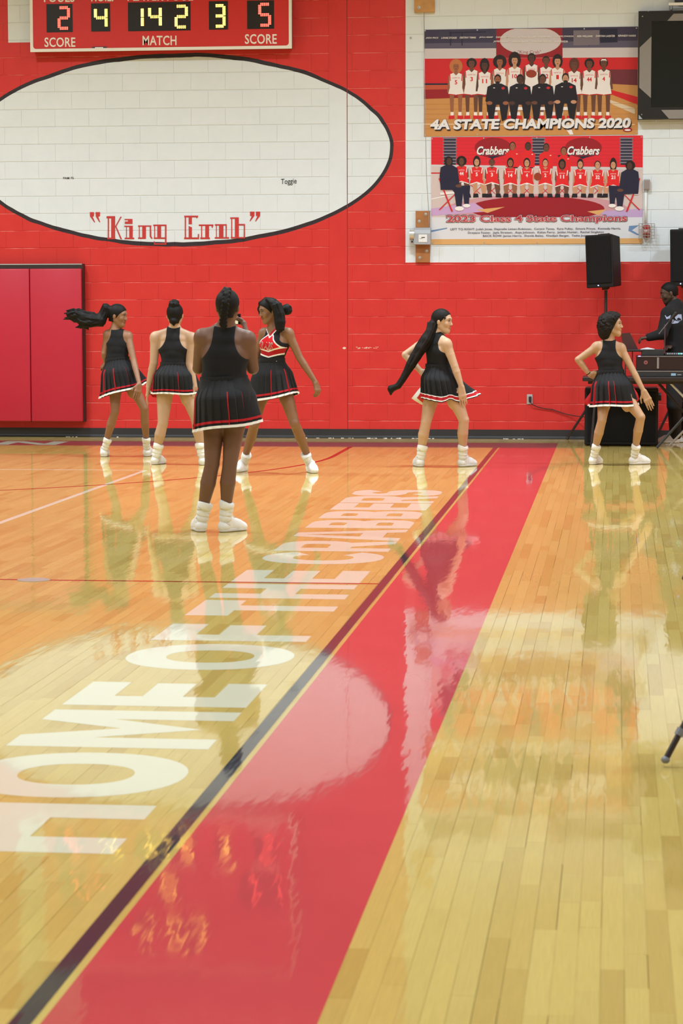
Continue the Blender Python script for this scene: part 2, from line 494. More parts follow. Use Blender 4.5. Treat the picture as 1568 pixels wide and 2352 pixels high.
# ---- end wall of painted concrete block
def wall_paint(name, mortar=False):
    mt = mat(name, (1,1,1), 0.42, spec=0.4)
    nt = mt.node_tree; b = nt.nodes['Principled BSDF']; N = nt.nodes.new; L = nt.links.new
    ge = N('ShaderNodeNewGeometry'); sp = N('ShaderNodeSeparateXYZ'); L(ge.outputs['Position'], sp.inputs[0])
    X, Z = sp.outputs[0], sp.outputs[2]
    def mth(op, a, b_=None, c=None):
        n = N('ShaderNodeMath'); n.operation = op
        for k, q in enumerate((a, b_, c)):
            if q is None: continue
            if isinstance(q, (int, float)): n.inputs[k].default_value = q
            else: L(q, n.inputs[k])
        return n.outputs[0]
    wob = N('ShaderNodeTexNoise'); wob.inputs['Scale'].default_value = 2.2
    L(ge.outputs['Position'], wob.inputs['Vector'])
    w = mth('MULTIPLY', mth('SUBTRACT', wob.outputs['Fac'], .5), 0.05)
    def ell(a, b_):
        ex = mth('DIVIDE', mth('ADD', mth('SUBTRACT', X, -5.152), w), a); ez = mth('DIVIDE', mth('ADD', mth('SUBTRACT', Z, 3.374), w), b_)
        return mth('LESS_THAN', mth('ADD', mth('MULTIPLY', ex, ex), mth('MULTIPLY', ez, ez)), 1.0)
    e_out, e_in = ell(2.553, 1.1235), ell(2.512, 1.075)
    wr = mth('MULTIPLY', mth('GREATER_THAN', X, -2.455), mth('GREATER_THAN', Z, 2.051))
    wl = mth('MULTIPLY', mth('MULTIPLY', mth('GREATER_THAN', X, -7.151), mth('LESS_THAN', X, -6.4)), mth('GREATER_THAN', Z, 4.646))
    white = mth('MAXIMUM', mth('MAXIMUM', wr, wl), e_in)
    black = mth('SUBTRACT', e_out, e_in)
    def mix(fac, A, B):
        n = N('ShaderNodeMix'); n.data_type = 'RGBA'; L(fac, n.inputs[0])
        for k, q in ((6, A), (7, B)):
            if isinstance(q, tuple): n.inputs[k].default_value = q
            else: L(q, n.inputs[k])
        return n.outputs[2]
    nz = N('ShaderNodeTexNoise'); nz.inputs['Scale'].default_value = 5.0; nz.inputs['Detail'].default_value = 6.0
    L(ge.outputs['Position'], nz.inputs['Vector'])
    if mortar:
        mr = N('ShaderNodeMapRange'); mr.inputs['From Min'].default_value = .42; mr.inputs['From Max'].default_value = .62
        L(nz.outputs['Fac'], mr.inputs['Value'])
        red = mix(mr.outputs[0], (0.60, 0.04, 0.036, 1), (0.78, 0.24, 0.21, 1))
        wht = (0.60, 0.635, 0.655, 1)
    else:
        red = mix(nz.outputs['Fac'], (0.56, 0.027, 0.025, 1), (0.65, 0.036, 0.032, 1))
        wht = mix(nz.outputs['Fac'], (0.665, 0.735, 0.80, 1), (0.73, 0.80, 0.86, 1))
    c = mix(white, red, wht)
    c = mix(black, c, (0.028, 0.022, 0.03, 1))
    L(c, b.inputs['Base Color'])
    fz = N('ShaderNodeTexNoise'); fz.inputs['Scale'].default_value = 130.0; fz.inputs['Detail'].default_value = 3.0
    L(ge.outputs['Position'], fz.inputs['Vector'])
    bp = N('ShaderNodeBump'); bp.inputs['Distance'].default_value = .0015; bp.inputs['Strength'].default_value = .5
    L(fz.outputs['Fac'], bp.inputs['Height']); L(bp.outputs[0], b.inputs['Normal'])
    return mt
M_WALL = wall_paint('block_paint')
M_MORT = wall_paint('joint_paint', True)
wall = MB().box(XL, XR, YW+.004, YW+.25, -.2, ZC).build('wall_back', M_MORT)
tag(wall, 'red and white painted block end wall with large white oval and dark outline', 'wall', kind='structure')
CH, CL = 0.2032, 0.4064
def block_mesh(w, cache={}):
    k = round(w, 3)
    if k in cache: return cache[k]
    hw, hh, b = w/2-.0004, CH/2-.0030, .004
    v = [(-hw,.05,-hh),(hw,.05,-hh),(hw,.05,hh),(-hw,.05,hh),(-hw,b*.8,-hh),(hw,b*.8,-hh),(hw,b*.8,hh),(-hw,b*.8,hh),
         (-hw+b*.15,0,-hh+b),(hw-b*.15,0,-hh+b),(hw-b*.15,0,hh-b),(-hw+b*.15,0,hh-b)]
    f = [(8,9,10,11)]
    for q in range(4):
        r = (q+1) % 4
        f += [(4+q, 4+r, 8+r, 8+q), (q, r, 4+r, 4+q)]
    me = bpy.data.meshes.new('block'); me.from_pydata(v, [], f); me.materials.append(M_WALL)
    cache[k] = me
    return me
blocks = []
for k in range(0, 34):
    z = (k+.5)*CH
    off = 0 if k % 2 == 0 else CL/2
    xs = [-3.14]; x = -2.874-off
    while x < 3.2:
        if x > -3.10: xs.append(x)
        x += CL
    for a, b in zip(xs, xs[1:]): blocks.append(((a+b)/2, z, b-a))
    x = -3.35; w = CL/2 if k % 2 else CL
    while x > -10.6:
        blocks.append((x-w/2, z, w)); x -= w; w = CL
def bscore(q):
    a, b = pix((q[0], YW, q[1]))
    if not (-20 < a < 1590 and -20 < b < 990): return 1e9
    return abs(a-760)/760 + abs(b-560)/900
order = sorted(range(len(blocks)), key=lambda i: bscore(blocks[i]))
keep = set(i for i in order[:300] if bscore(blocks[i]) < 1e8)
rest = MB()
wl_ = wall.location
for i, (x, z, w) in enumerate(blocks):
    me = block_mesh(w)
    if i in keep:
        o = link('block', me, wall); o.location = (x-wl_.x, YW-wl_.y, z-wl_.z)
    else:
        rest.add([(q.co.x+x, q.co.y+YW, q.co.z+z) for q in me.vertices], [tuple(p.vertices) for p in me.polygons])
tag(rest.build('block_field', M_WALL, wall, fix=False), kind='stuff')

tr = MB().box(-3.3495, -3.1405, YW-.003, YW+.1, 0, ZC)
o = tr.build('trim_1', wall_paint('joint_cover_paint')); tag(o, 'smooth bright red vertical joint cover in the block wall', 'trim', kind='structure')
MB().box(-3.1405, -3.132, YW-.001, YW+.05, 0, ZC).build('seal', mat('seal_dark_red', (.25,.01,.01), .6), o)

bb = MB()
prof = [(0,.107),(-.006,.106),(-.008,.03),(-.013,.012),(-.03,.0005),(0,.0005)]
v = [(x, YW+a, b) for x in (XL, XR) for a, b in prof]; n = len(prof)
bb.add(v, [tuple(range(n)), tuple(range(2*n-1, n-1, -1))]+[(k, (k+1)%n, n+(k+1)%n, n+k) for k in range(n)])
o = bb.build('baseboard_back', mat('rubber_black', (0.022, 0.023, 0.027), .45, noise=.3, nscale=2))
tag(o, 'black rubber cove base along the foot of the end wall', 'baseboard', kind='structure')
chips = MB()
for k in range(46):
    x = random.choice((-3.3, -3.0, -2.75, -2.4, -1.2, -4.6, -6.2)) + random.gauss(0, .16); L_ = random.uniform(.006, .05)
    chips.box(x, x+L_, YW-.0345, YW-.029, .0006, random.uniform(.003, .007))
chips.build('paint_chips', mat('chip_white', (.75,.75,.74), .6), o)

# painted words on the oval (stencil-like lettering)
def WP(px, py, d=0.0):
    p = at(px, py, YW-d); return p
M_WLET = mat('mural_letter_red', (0.50, 0.032, 0.032), .5)
def cp(x, y): return (180+x/3.5636, 470+y/3.5636)
def rect(mb, x0, y0, x1, y1, d=.004):
    q = [cp(x0,y0), cp(x1,y0), cp(x1,y1), cp(x0,y1)]
    mb.prism([WP(a, b, d) for a, b in q], (0, .003, 0))
def pol(mb, pts, d=.004):
    mb.prism([WP(*cp(a, b), d) for a, b in pts], (0, .003, 0))
G = {
 'quote_open': [('p',[(93,61),(127,61),(127,95),(116,97),(137,145),(130,145),(95,97)]),('p',[(140,61),(176,61),(176,95),(162,97),(178,144),(171,144),(142,97)])],
 'K': [('r',230,94,300,112),('r',240,94,250,280),('r',268,94,300,280),('r',236,270,302,283),('p',[(345,97),(353,100),(306,185),(300,178)]),('p',[(300,178),(308,172),(357,284),(343,281)])],
 'i': [('r',378,117,442,127),('r',405,117,442,158),('r',380,138,408,158),('r',376,172,442,182),('r',416,172,444,280),('r',390,182,396,272),('r',378,270,456,282)],
 'n': [('r',488,170,596,180),('r',522,170,552,278),('r',495,180,501,268),('r',488,268,552,280),('p',[(583,175),(594,175),(596,258),(607,276),(596,279),(584,262)])],
 'g': [('r',612,163,720,175),('r',645,168,676,278),('r',620,175,627,270),('r',617,268,720,280),('r',708,163,720,325),('r',617,316,720,328),('r',617,300,624,328)],
 'C': [('r',866,90,978,104),('r',870,90,880,280),('r',902,96,928,160),('p',[(902,175),(928,186),(928,280),(902,280)]),('r',865,268,987,282),('p',[(966,90),(980,90),(972,110),(964,110)]),('p',[(978,240),(987,240),(987,282),(975,282)])],
 'r': [('r',985,162,1104,174),('r',1038,168,1068,278),('r',1004,174,1012,270),('r',997,268,1075,282),('p',[(1088,162),(1104,162),(1098,190),(1090,186)])],
 'a': [('r',1116,160,1213,172),('r',1150,168,1186,278),('r',1126,172,1132,268),('r',1115,266,1232,278),('r',1204,160,1213,272)],
 'b': [('r',1242,104,1312,116),('r',1280,104,1312,276),('r',1250,116,1258,268),('r',1246,265,1363,277),('r',1312,158,1363,170),('r',1353,160,1363,272)],
 'quote_close': [('p',[(1404,57),(1440,57),(1440,92),(1405,138),(1400,134),(1418,94),(1404,92)]),('p',[(1452,57),(1487,57),(1486,92),(1451,139),(1446,135),(1464,94),(1452,92)])],
}
for nm, pcs in G.items():
    mb = MB()
    for n_, q in enumerate(pcs):
        if q[0] == 'r': rect(mb, *q[1:], d=.004+n_*.0003)
        else: pol(mb, q[1], d=.004+n_*.0003)
    mb.build('painted_letter', M_WLET, wall)
M_SIG = mat('signature_black', (0.03,0.03,0.035), .6)
mb = MB(); text_on(mb, 'Toggie', lambda u, v: WP(645+u*36, 427-v*16+u*-2, .004), bold=.004, shear=.0); mb.build('painted_signature', M_SIG, wall, fix=False)
mb = MB(); text_on(mb, 'PAM 75', lambda u, v: WP(145+u*24, 411.5-v*5, .004), bold=.01); mb.build('painted_signature', M_SIG, wall, fix=False)
chp = MB()
chp.ball(WP(790.5, 799.5), (.032, .004, .02), 8)
chp.build('scuff', mat('bare_plaster', (.75,.62,.5), .8), wall)
chp = MB()
for k in range(26):
    xx = 818+random.random()*50; chp.ball(WP(xx, 799+random.uniform(-2, 2)), (random.uniform(.004,.014), .0015, random.uniform(.002,.004)), 5)
chp.build('scuff', MATS['bare_plaster'], wall)

# ---- the rest of the hall (out of the picture, but it bounces the light)
M_HALLW = mat('hall_white', (0.72,0.71,0.68), .6)
M_HALLR = mat('hall_red', (0.62,0.04,0.035), .5)
for nm, x0, x1, y0, y1 in (('wall_left', XL-.2, XL, YF, YW), ('wall_right', XR, XR+.2, YF, YW), ('wall_front', XL, XR, YF-.2, YF)):
    w = MB().box(x0, x1, y0, y1, 2.05, ZC).box(x0, x1, y0, y1, -.1, 2.05, 1).build(nm, [M_HALLW, M_HALLR])
    tag(w, {'wall_left':'side wall of the gym beyond the far sideline','wall_right':'side wall of the gym nearest the camera','wall_front':'end wall of the gym behind the camera'}[nm], 'wall', kind='structure')
c = MB().box(XL, XR, YF, YW, ZC, ZC+.2).build('ceiling', mat('ceiling_pale', (.55,.54,.52), .8))
tag(c, 'pale flat ceiling high over the court', 'ceiling', kind='structure')
# ================================================================== PEOPLE
class Field:
    """signed-distance grid; smooth unions of tapered limbs give one continuous surface"""
    def __init__(s, lo, hi, vox):
        s.vox = vox
        s.lo = np.array(lo, np.float32)
        n = np.ceil((np.array(hi)-np.array(lo))/vox).astype(int)+1
        s.ax = [(s.lo[i]+np.arange(n[i])*vox).astype(np.float32) for i in range(3)]
        s.D = np.full(tuple(n), 0.08, np.float32)
    def sl(s, lo, hi):
        out = []
        for i in range(3):
            a = max(0, int((lo[i]-s.lo[i])/s.vox)); b = min(len(s.ax[i]), int((hi[i]-s.lo[i])/s.vox)+2)
            out.append(slice(a, max(a, b)))
        return tuple(out)
    def grids(s, sl):
        return s.ax[0][sl[0]][:,None,None], s.ax[1][sl[1]][None,:,None], s.ax[2][sl[2]][None,None,:]
    def mixin(s, sl, d, k, sub=False):
        a = s.D[sl]
        if sub:
            d = -d
            h = np.maximum(k-np.abs(a-d), 0)/k if k > 0 else 0
            s.D[sl] = np.maximum(a, d)+h*h*k*.25
        else:
            h = np.maximum(k-np.abs(a-d), 0)/k if k > 0 else 0
            s.D[sl] = np.minimum(a, d)-h*h*k*.25
    def cone(s, a, b, r1, r2, k=.02, sub=False):
        a = np.array(a, np.float32); b = np.array(b, np.float32)
        m_ = max(r1, r2)+k+s.vox*2+.01
        sl = s.sl(np.minimum(a, b)-m_, np.maximum(a, b)+m_)
        X, Y, Z = s.grids(sl)
        ba = b-a; l2 = float(ba@ba)+1e-12
        t = np.clip(((X-a[0])*ba[0]+(Y-a[1])*ba[1]+(Z-a[2])*ba[2])/l2, 0, 1)
        d = np.sqrt((X-a[0]-t*ba[0])**2+(Y-a[1]-t*ba[1])**2+(Z-a[2]-t*ba[2])**2) - (r1+(r2-r1)*t)
        s.mixin(sl, d.astype(np.float32), k, sub)
    def ell(s, c, r, R=None, k=.02, sub=False):
        """ellipsoid; rows of R are its axes"""
        c = np.array(c, np.float32); r = np.array(r, np.float32)
        m_ = max(r)+k+s.vox*2+.01
        sl = s.sl(c-m_, c+m_)
        X, Y, Z = s.grids(sl)
        x, y, z = X-c[0], Y-c[1], Z-c[2]
        if R is None: u, v, w = x, y, z
        else:
            R = np.array(R, np.float32)
            u, v, w = (R[i][0]*x+R[i][1]*y+R[i][2]*z for i in range(3))
        k0 = np.sqrt((u/r[0])**2+(v/r[1])**2+(w/r[2])**2)
        k1 = np.sqrt((u/r[0]**2)**2+(v/r[1]**2)**2+(w/r[2]**2)**2)+1e-9
        s.mixin(sl, (k0*(k0-1)/k1).astype(np.float32), k, sub)
    def mesh(s):
        D = s.D; S = D < 0
        nx, ny, nz = D.shape
        cnt = np.zeros((nx-1, ny-1, nz-1), np.int8)
        for i in (0, 1):
            for j in (0, 1):
                for k in (0, 1):
                    cnt += S[i:nx-1+i, j:ny-1+j, k:nz-1+k]
        act = (cnt > 0) & (cnt < 8)
        idx = np.argwhere(act)
        if len(idx) == 0: return np.zeros((0, 3)), np.zeros((0, 4), int)
        vid = np.full(act.shape, -1, np.int32); vid[act] = np.arange(len(idx))
        cor = [(i, j, k) for i in (0, 1) for j in (0, 1) for k in (0, 1)]
        val = np.stack([D[idx[:,0]+c[0], idx[:,1]+c[1], idx[:,2]+c[2]] for c in cor], 1)
        acc = np.zeros((len(idx), 3)); num = np.zeros(len(idx))
        for a in range(8):
            for b in range(a+1, 8):
                df = [cor[b][q]-cor[a][q] for q in range(3)]
                if sum(map(abs, df)) != 1: continue
                va, vb = val[:,a], val[:,b]
                mk = (va < 0) != (vb < 0)
                t = np.where(mk, va/(va-vb+1e-12), 0)
                p = np.array(cor[a])[None]+t[:,None]*np.array(df)[None]
                acc += np.where(mk[:,None], p, 0); num += mk
        V = s.lo[None]+(idx+acc/num[:,None])*s.vox
        F = []
        for ax in range(3):
            o1, o2 = [q for q in range(3) if q != ax]
            sa = [slice(None)]*3; sb = [slice(None)]*3
            sa[ax] = slice(0, -1); sb[ax] = slice(1, None)
            A, B = S[tuple(sa)], S[tuple(sb)]
            e = np.argwhere(A != B)
            ok = (e[:,o1] > 0) & (e[:,o2] > 0) & (e[:,o1] < D.shape[o1]-1) & (e[:,o2] < D.shape[o2]-1)
            e = e[ok]
            inside = A[e[:,0], e[:,1], e[:,2]]
            q = []
            for d1, d2 in ((-1,-1),(0,-1),(0,0),(-1,0)):
                c = e.copy(); c[:,o1] += d1; c[:,o2] += d2
                q.append(vid[c[:,0], c[:,1], c[:,2]])
            q = np.stack(q, 1)
            flip = inside if ax != 1 else ~inside
            q = np.where(flip[:,None], q, q[:, ::-1])
            F.append(q)
        return V, np.concatenate(F)

def sdf_obj(name, field, mt, parent, paint=None, relax=0):
    V, F = field.mesh()
    me = bpy.data.meshes.new(name)
    org = np.array(parent.location) if parent.parent is None else np.array(parent.location)+np.array(parent.parent.location)
    me.vertices.add(len(V)); me.vertices.foreach_set('co', (V-org).ravel())
    me.loops.add(len(F)*4); me.loops.foreach_set('vertex_index', F.ravel())
    me.polygons.add(len(F)); me.polygons.foreach_set('loop_start', np.arange(len(F))*4); me.polygons.foreach_set('loop_total', np.full(len(F), 4))
    me.update(calc_edges=True); me.validate()
    me.polygons.foreach_set('use_smooth', [True]*len(me.polygons))
    if paint is not None:
        c = paint(V)
        ca = me.color_attributes.new('paint', 'FLOAT_COLOR', 'POINT')
        ca.data.foreach_set('color', np.c_[c, np.ones(len(c))].ravel())
    me.materials.append(mt)
    return link(name, me, parent)

def unit(v):
    v = np.array(v, float); return v/(np.linalg.norm(v)+1e-12)

M_SKIN = attr_mat('skin', .48, noise=.06, nscale=9, spec=.4)
M_BLACKF = mat('black_knit', (.012,.012,.014), .85, spec=.25, noise=.25, nscale=30, bump=.0012, bscale=220, sheen=.04)
M_TOPF = attr_mat('cheer_top_knit', .85, spec=.2, bump=.001, bscale=220, sheen=.03)
M_REDF = mat('red_knit', (.42,.012,.02), .8, spec=.25)
M_WHITEF = mat('white_trim', (.80,.79,.76), .7, spec=.3)
M_SOCK = mat('white_sock', (.80,.80,.79), .9, spec=.2, bump=.002, bscale=300)
M_SHOE = mat('white_shoe', (.82,.82,.82), .5, spec=.4)
M_SOLE = mat('shoe_sole', (.70,.69,.67), .6)
M_HAIR = mat('black_hair', (.006,.005,.005), .6, spec=.2, noise=.4, nscale=60, bump=.0015, bscale=140)
M_BROWNH = mat('dark_brown_hair', (.011,.008,.007), .65, spec=.18, noise=.4, nscale=60, bump=.002, bscale=120)

# one sneaker, shared by all twelve feet: heel at the origin, toe towards +Y
def make_shoe():
    F = Field((-.08,-.06,-.02), (.08,.24,.15), .0045)
    F.cone((0,0,.04), (0,.03,.075), .036, .036, .03)
    F.cone((0,.0,.035), (0,.12,.035), .034, .037, .03)
    F.cone((.004,.12,.032), (.008,.165,.026), .040, .034, .03)
    F.cone((0,.05,.08), (.004,.14,.045), .030, .026, .03)
    F.ell((.006,.172,.026), (.038,.042,.028), k=.02)
    X, Y, Z = F.grids(F.sl(F.lo, F.lo+10))
    F.D = np.maximum(F.D, .012-Z)
    S = Field((-.08,-.06,-.02), (.08,.24,.06), .0045)
    S.cone((0,0,.012), (0,.12,.012), .037, .040, .01)
    S.cone((.004,.12,.012), (.009,.17,.012), .043, .038, .01)
    X, Y, Z = S.grids(S.sl(S.lo, S.lo+10))
    S.D = np.maximum(np.maximum(S.D, -Z), Z-.022)
    dummy = empty('tmp', (0,0,0))
    a = sdf_obj('shoe', F, M_SHOE, dummy); b = sdf_obj('sole', S, M_SOLE, dummy)
    lc = MB()
    for k in range(4):
        y = .075+k*.017; z = .105-k*.0125
        lc.tube([(-.022,y,z-.012), (-.008,y+.004,z), (.010,y+.008,z), (.024,y+.012,z-.012)], .0028, 5)
    l = lc.build('lace', M_WHITEF, dummy, smooth=True)
    r = (a.data, b.data, l.data)
    for q in (a, b, l, dummy): bpy.data.objects.remove(q, do_unlink=True)
    return r
SHOE, SOLE, LACE = make_shoe()

def hand(F, w, tip, nrm, b=1.0, curl=.15, thumb=1, spread=1.0):
    """wrist w, fingertips near tip, nrm = palm normal (fingers curl towards it), thumb = side"""
    u = unit(np.array(tip)-np.array(w)); L = np.linalg.norm(np.array(tip)-np.array(w))
    n = unit(nrm - u*(np.array(nrm)@u)); sd = np.cross(u, n)*thumb
    w = np.array(w)
    ks = []
    for q, off in enumerate((.030, .010, -.010, -.028)):
        kp = w+u*L*(.50-.012*abs(q-1))+sd*off*b*spread
        ks.append(kp); F.cone(w+sd*off*.55*b+u*.012, kp, .017*b, .0135*b, .012)
    F.cone(ks[0], ks[3], .0125*b, .012*b, .012)
    for q, fl in enumerate((.44, .50, .47, .37)):
        d1 = unit(u*math.cos(curl)+n*math.sin(curl)+sd*(.06*(1.3-q)*spread))
        d2 = unit(u*math.cos(curl*2.6)+n*math.sin(curl*2.6)+sd*(.03*(1.3-q)*spread))
        d3 = unit(u*math.cos(curl*3.6)+n*math.sin(curl*3.6))
        a = ks[q]+d1*L*fl*.42; e = a+d2*L*fl*.33; g = e+d3*L*fl*.25
        F.cone(ks[q], a, .0095*b, .009*b, .004); F.cone(a, e, .009*b, .008*b, .003); F.cone(e, g, .008*b, .0068*b, .003)
    t0 = w+u*L*.12+sd*.020*b; t1 = t0+unit(u*.75+sd*.75+n*.25)*L*.26; t2 = t1+unit(u*.95+sd*.25+n*.3)*L*.20
    F.cone(t0, t1, .015*b, .0115*b, .010); F.cone(t1, t2, .0105*b, .0085*b, .004)

def person(sp):
    Y0 = sp['Y']; b = sp.get('b', 1.0)
    J = {}
    for k, q in sp['J'].items():
        J[k] = at(q[0], q[1], Y0+(q[2] if len(q) > 2 else 0.0))
    feet = {}
    for sd in 'LR':
        g = ground(*sp['foot'+sd][:2]); feet[sd] = (g, sp['foot'+sd][2])
    base = (feet['L'][0]+feet['R'][0])/2; base[2] = 0
    root = empty('person', base, sp['label'], 'person', sp.get('group'))
    fs = sp.get('face', 1)                     # +1 back to the camera, -1 facing it
    up = np.array([0,0,1.0])
    la = unit(J['shR']-J['shL']); hl = unit(J['hipR']-J['hipL'])
    pel = (J['hipL']+J['hipR'])/2
    neck = J['neck']; waist = J['waist']
    cf = unit(np.cross(up, la))*fs; hf = unit(np.cross(up, hl))*fs     # chest and hip forward
    tw = sp.get('tw', (1,1,1,1))               # torso width factors hips, waist, rib, chest
    # ---- joint clean-up
    chest = (J['shL']+J['shR'])/2 - up*.10*b + cf*.01
    rib = waist*.45+chest*.55
    hipc = pel+up*.05
    secs = [(pel-up*.01, hl, .150*b*tw[0], .100*b), (hipc, hl, .158*b*tw[0], .104*b), (pel*.38+waist*.62, unit(hl*.6+la*.4), .135*b*tw[1], .092*b), (waist, unit(hl*.5+la*.5), .118*b*tw[1], .082*b),
            (rib, unit(hl*.25+la*.75), .125*b*tw[2], .088*b), (chest, la, .145*b*tw[3], .092*b), ((J['shL']+J['shR'])/2-up*.022*b, la, .130*b*tw[3], .066*b)]
    P = [J[k] for k in J] + [feet['L'][0], feet['R'][0]]
    for e_ in sp.get('extra', ()): P.append(np.array(e_))
    P = np.array(P); lo = P.min(0)-.22; hi = P.max(0)+.22
    lo[2] = 0.0
    vox = sp.get('vox', .0056)
    def torso(F, grow=0.0, lim=99):
        for (p0, a0, w0, d0), (p1, a1, w1, d1) in zip(secs[:lim], secs[1:lim]):
            d0 += grow; d1 += grow; w0 += grow; w1 += grow
            for s_ in (-1, -.45, .45, 1):
                F.cone(p0+a0*s_*(w0-d0), p1+a1*s_*(w1-d1), d0, d1, .012)
        if sp.get('sex', 'f') == 'f' and lim > 6:
            for s_ in (-1, 1):
                F.ell(chest+cf*.075*b+la*s_*.065*b-up*.01, (.058*b+grow, .055*b+grow, .058*b+grow), None, .04)
        if lim > 6:
            F.cone((J['shL']+J['shR'])/2-up*.02, neck, .060*b+grow, .050*b+grow, .04)
            for s_, sh in ((-1, 'shL'), (1, 'shR')):
                F.cone(neck-up*.015, J[sh]+up*.012, .036*b+grow, .040*b+grow, .03)
        for s_ in (-1, 1):
            F.ell(pel-hf*.055*b+hl*s_*.072*b*tw[0]-up*.005, (.088*b+grow, .088*b+grow, .092*b+grow), None, .05)
    F = Field(lo, hi, vox)
    torso(F)
    # ---- legs
    lb = sp.get('legb', 1.0)*b
    ank = {}
    for sd in 'LR':
        h, kn = J['hip'+sd], J['kn'+sd]
        g, yaw = feet[sd]
        td = np.array([math.sin(yaw), math.cos(yaw), 0.0])
        an = g+up*.085 + td*.012
        ank[sd] = (an, td)
        hb = -hf
        F.cone(h+up*.01, h*.55+kn*.45, .082*lb, .070*lb, .04); F.cone(h*.55+kn*.45, kn, .071*lb, .049*lb, .006)
        F.ell(h*.72+kn*.28+hb*.010, (.076*lb, .079*lb, .13), None, .015)
        sb = unit(hb-.3*td)
        cfp = kn*.66+an*.34+sb*.014
        F.cone(kn, cfp, .048*lb, .052*lb, .008); F.cone(cfp, kn*.25+an*.75, .052*lb, .035*lb, .005); F.cone(kn*.25+an*.75, an, .035*lb, .032*lb, .004)
        F.ell(kn+hf*.010, (.042*lb, .043*lb, .050*lb), None, .008)
        F.cone(an-up*.03, an-up*.04+td*.10, .032, .026, .02)
    # ---- arms
    ab = sp.get('armb', 1.0)*b
    for sd in 'LR':
        sh, el, wr, ht = J['sh'+sd], J['el'+sd], J['wr'+sd], J['hn'+sd]
        F.ell(sh+unit(el-sh)*.02, (.050*ab, .050*ab, .052*ab), None, .035)
        F.cone(sh, sh*.5+el*.5, .047*ab, .041*ab, .014); F.cone(sh*.5+el*.5, el, .041*ab, .036*ab, .004)
        mid = el*.72+wr*.28
        F.cone(el, mid, .036*ab, .0365*ab, .005); F.cone(mid, wr, .0365*ab, .0245*ab, .003)
        hn = sp.get('hand'+sd, {})
        nrm = np.array(hn.get('n', (0, 1, 0)), float)
        hand(F, wr, ht, nrm, hn.get('b', .95), hn.get('curl', .15), hn.get('thumb', 1))
    # ---- head
    hd = J['head']; hs = sp.get('hs', 1.0)
    fd = unit(sp['look']); rt = unit(np.cross(fd, up)); hu = unit(np.cross(rt, fd))
    if 'roll' in sp:
        a = sp['roll']; rt, hu = rt*math.cos(a)+hu*math.sin(a), hu*math.cos(a)-rt*math.sin(a)
    HR = np.array([rt, fd, hu])
    def H(x, y, z): return hd + (rt*x+fd*y+hu*z)*hs
    F.cone(neck-up*.01, H(0,-.018,-.055), .050*b, .046*b, .03)
    F.ell(H(0,-.012,.030), np.array((.072,.092,.084))*hs, HR, .02)
    F.cone(H(0,.028,.012), H(0,.046,-.070), .060*hs, .036*hs, .03)
    F.cone(H(0,.052,-.082), H(0,.062,-.092), .022*hs, .018*hs, .02)
    for s_ in (-1, 1):
        F.cone(H(s_*.050,-.002,-.045), H(s_*.016,.058,-.090), .020*hs, .019*hs, .025)
        F.ell(H(s_*.036,.060,-.022), np.array((.026,.022,.026))*hs, HR, .02)
        F.ell(H(s_*.030,.086,.012), np.array((.015,.012,.011))*hs, HR, .012, True)
        F.ell(H(s_*.029,.074,.011), np.array((.012,.012,.010))*hs, HR, .004)
        F.ell(H(s_*.074,-.008,-.008), np.array((.009,.017,.029))*hs, HR, .006)
        F.cone(H(s_*.010,.086,.030), H(s_*.042,.074,.030), .007*hs, .006*hs, .014)
        F.ell(H(s_*.011,.092,-.026), np.array((.009,.010,.008))*hs, HR, .008)
    F.cone(H(0,.080,.018), H(0,.100,-.022), .0080*hs, .0105*hs, .010)
    F.cone(H(-.017,.080,-.048), H(.017,.080,-.048), .0085*hs, .0085*hs, .006); F.ell(H(0,.089,-.047), np.array((.014,.008,.006))*hs, HR, .006)
    F.cone(H(-.014,.079,-.060), H(.014,.079,-.060), .0090*hs, .0090*hs, .006); F.ell(H(0,.086,-.061), np.array((.014,.008,.007))*hs, HR, .006)
    skin = np.array(sp['skin'])
    def skin_paint(V):
        c = np.tile(skin, (len(V), 1))
        q = (V-hd)@HR.T/hs
        ax_ = np.abs(q[:,0])
        fr = q[:,1] > .055
        lips = fr & (ax_ < .026-(np.abs(q[:,2]+.054)*.6)) & (q[:,2] < -.041) & (q[:,2] > -.068) & (q[:,1] > .076)
        c[lips] = skin*np.array([.80,.50,.52])
        brow = fr & (ax_ > .012) & (ax_ < .048) & (np.abs(q[:,2]-(.033-(ax_-.03)**2*6)) < .0042)
        c[brow] = skin*.28
        eye = fr & ((ax_-.029)**2/.0145**2+(q[:,2]-.011)**2/.0075**2 < 1)
        c[eye] = np.array([.22,.20,.185])
        iris = fr & ((ax_-.029)**2+(q[:,2]-.011)**2 < .0062**2)
        c[iris] = np.array([.012,.009,.008])
        lash = fr & (ax_ > .013) & (ax_ < .046) & (np.abs(q[:,2]-.0185+(ax_-.029)**2*14) < .0030)
        c[lash] = skin*.16
        beard = sp.get('beard')
        if beard:
            bm_ = (q[:,1] > -.01) & (q[:,2] < -.045) & (q[:,2] > -.125) & (ax_ < .075) & ~lips & (q[:,1]+q[:,2]*.4 > -.03)
            c[bm_] = c[bm_]*.35
        return c
    sdf_obj('body', F, M_SKIN, root, skin_paint)
    # ---- clothes
    wr_ = sp.get('outfit', 'cheer')
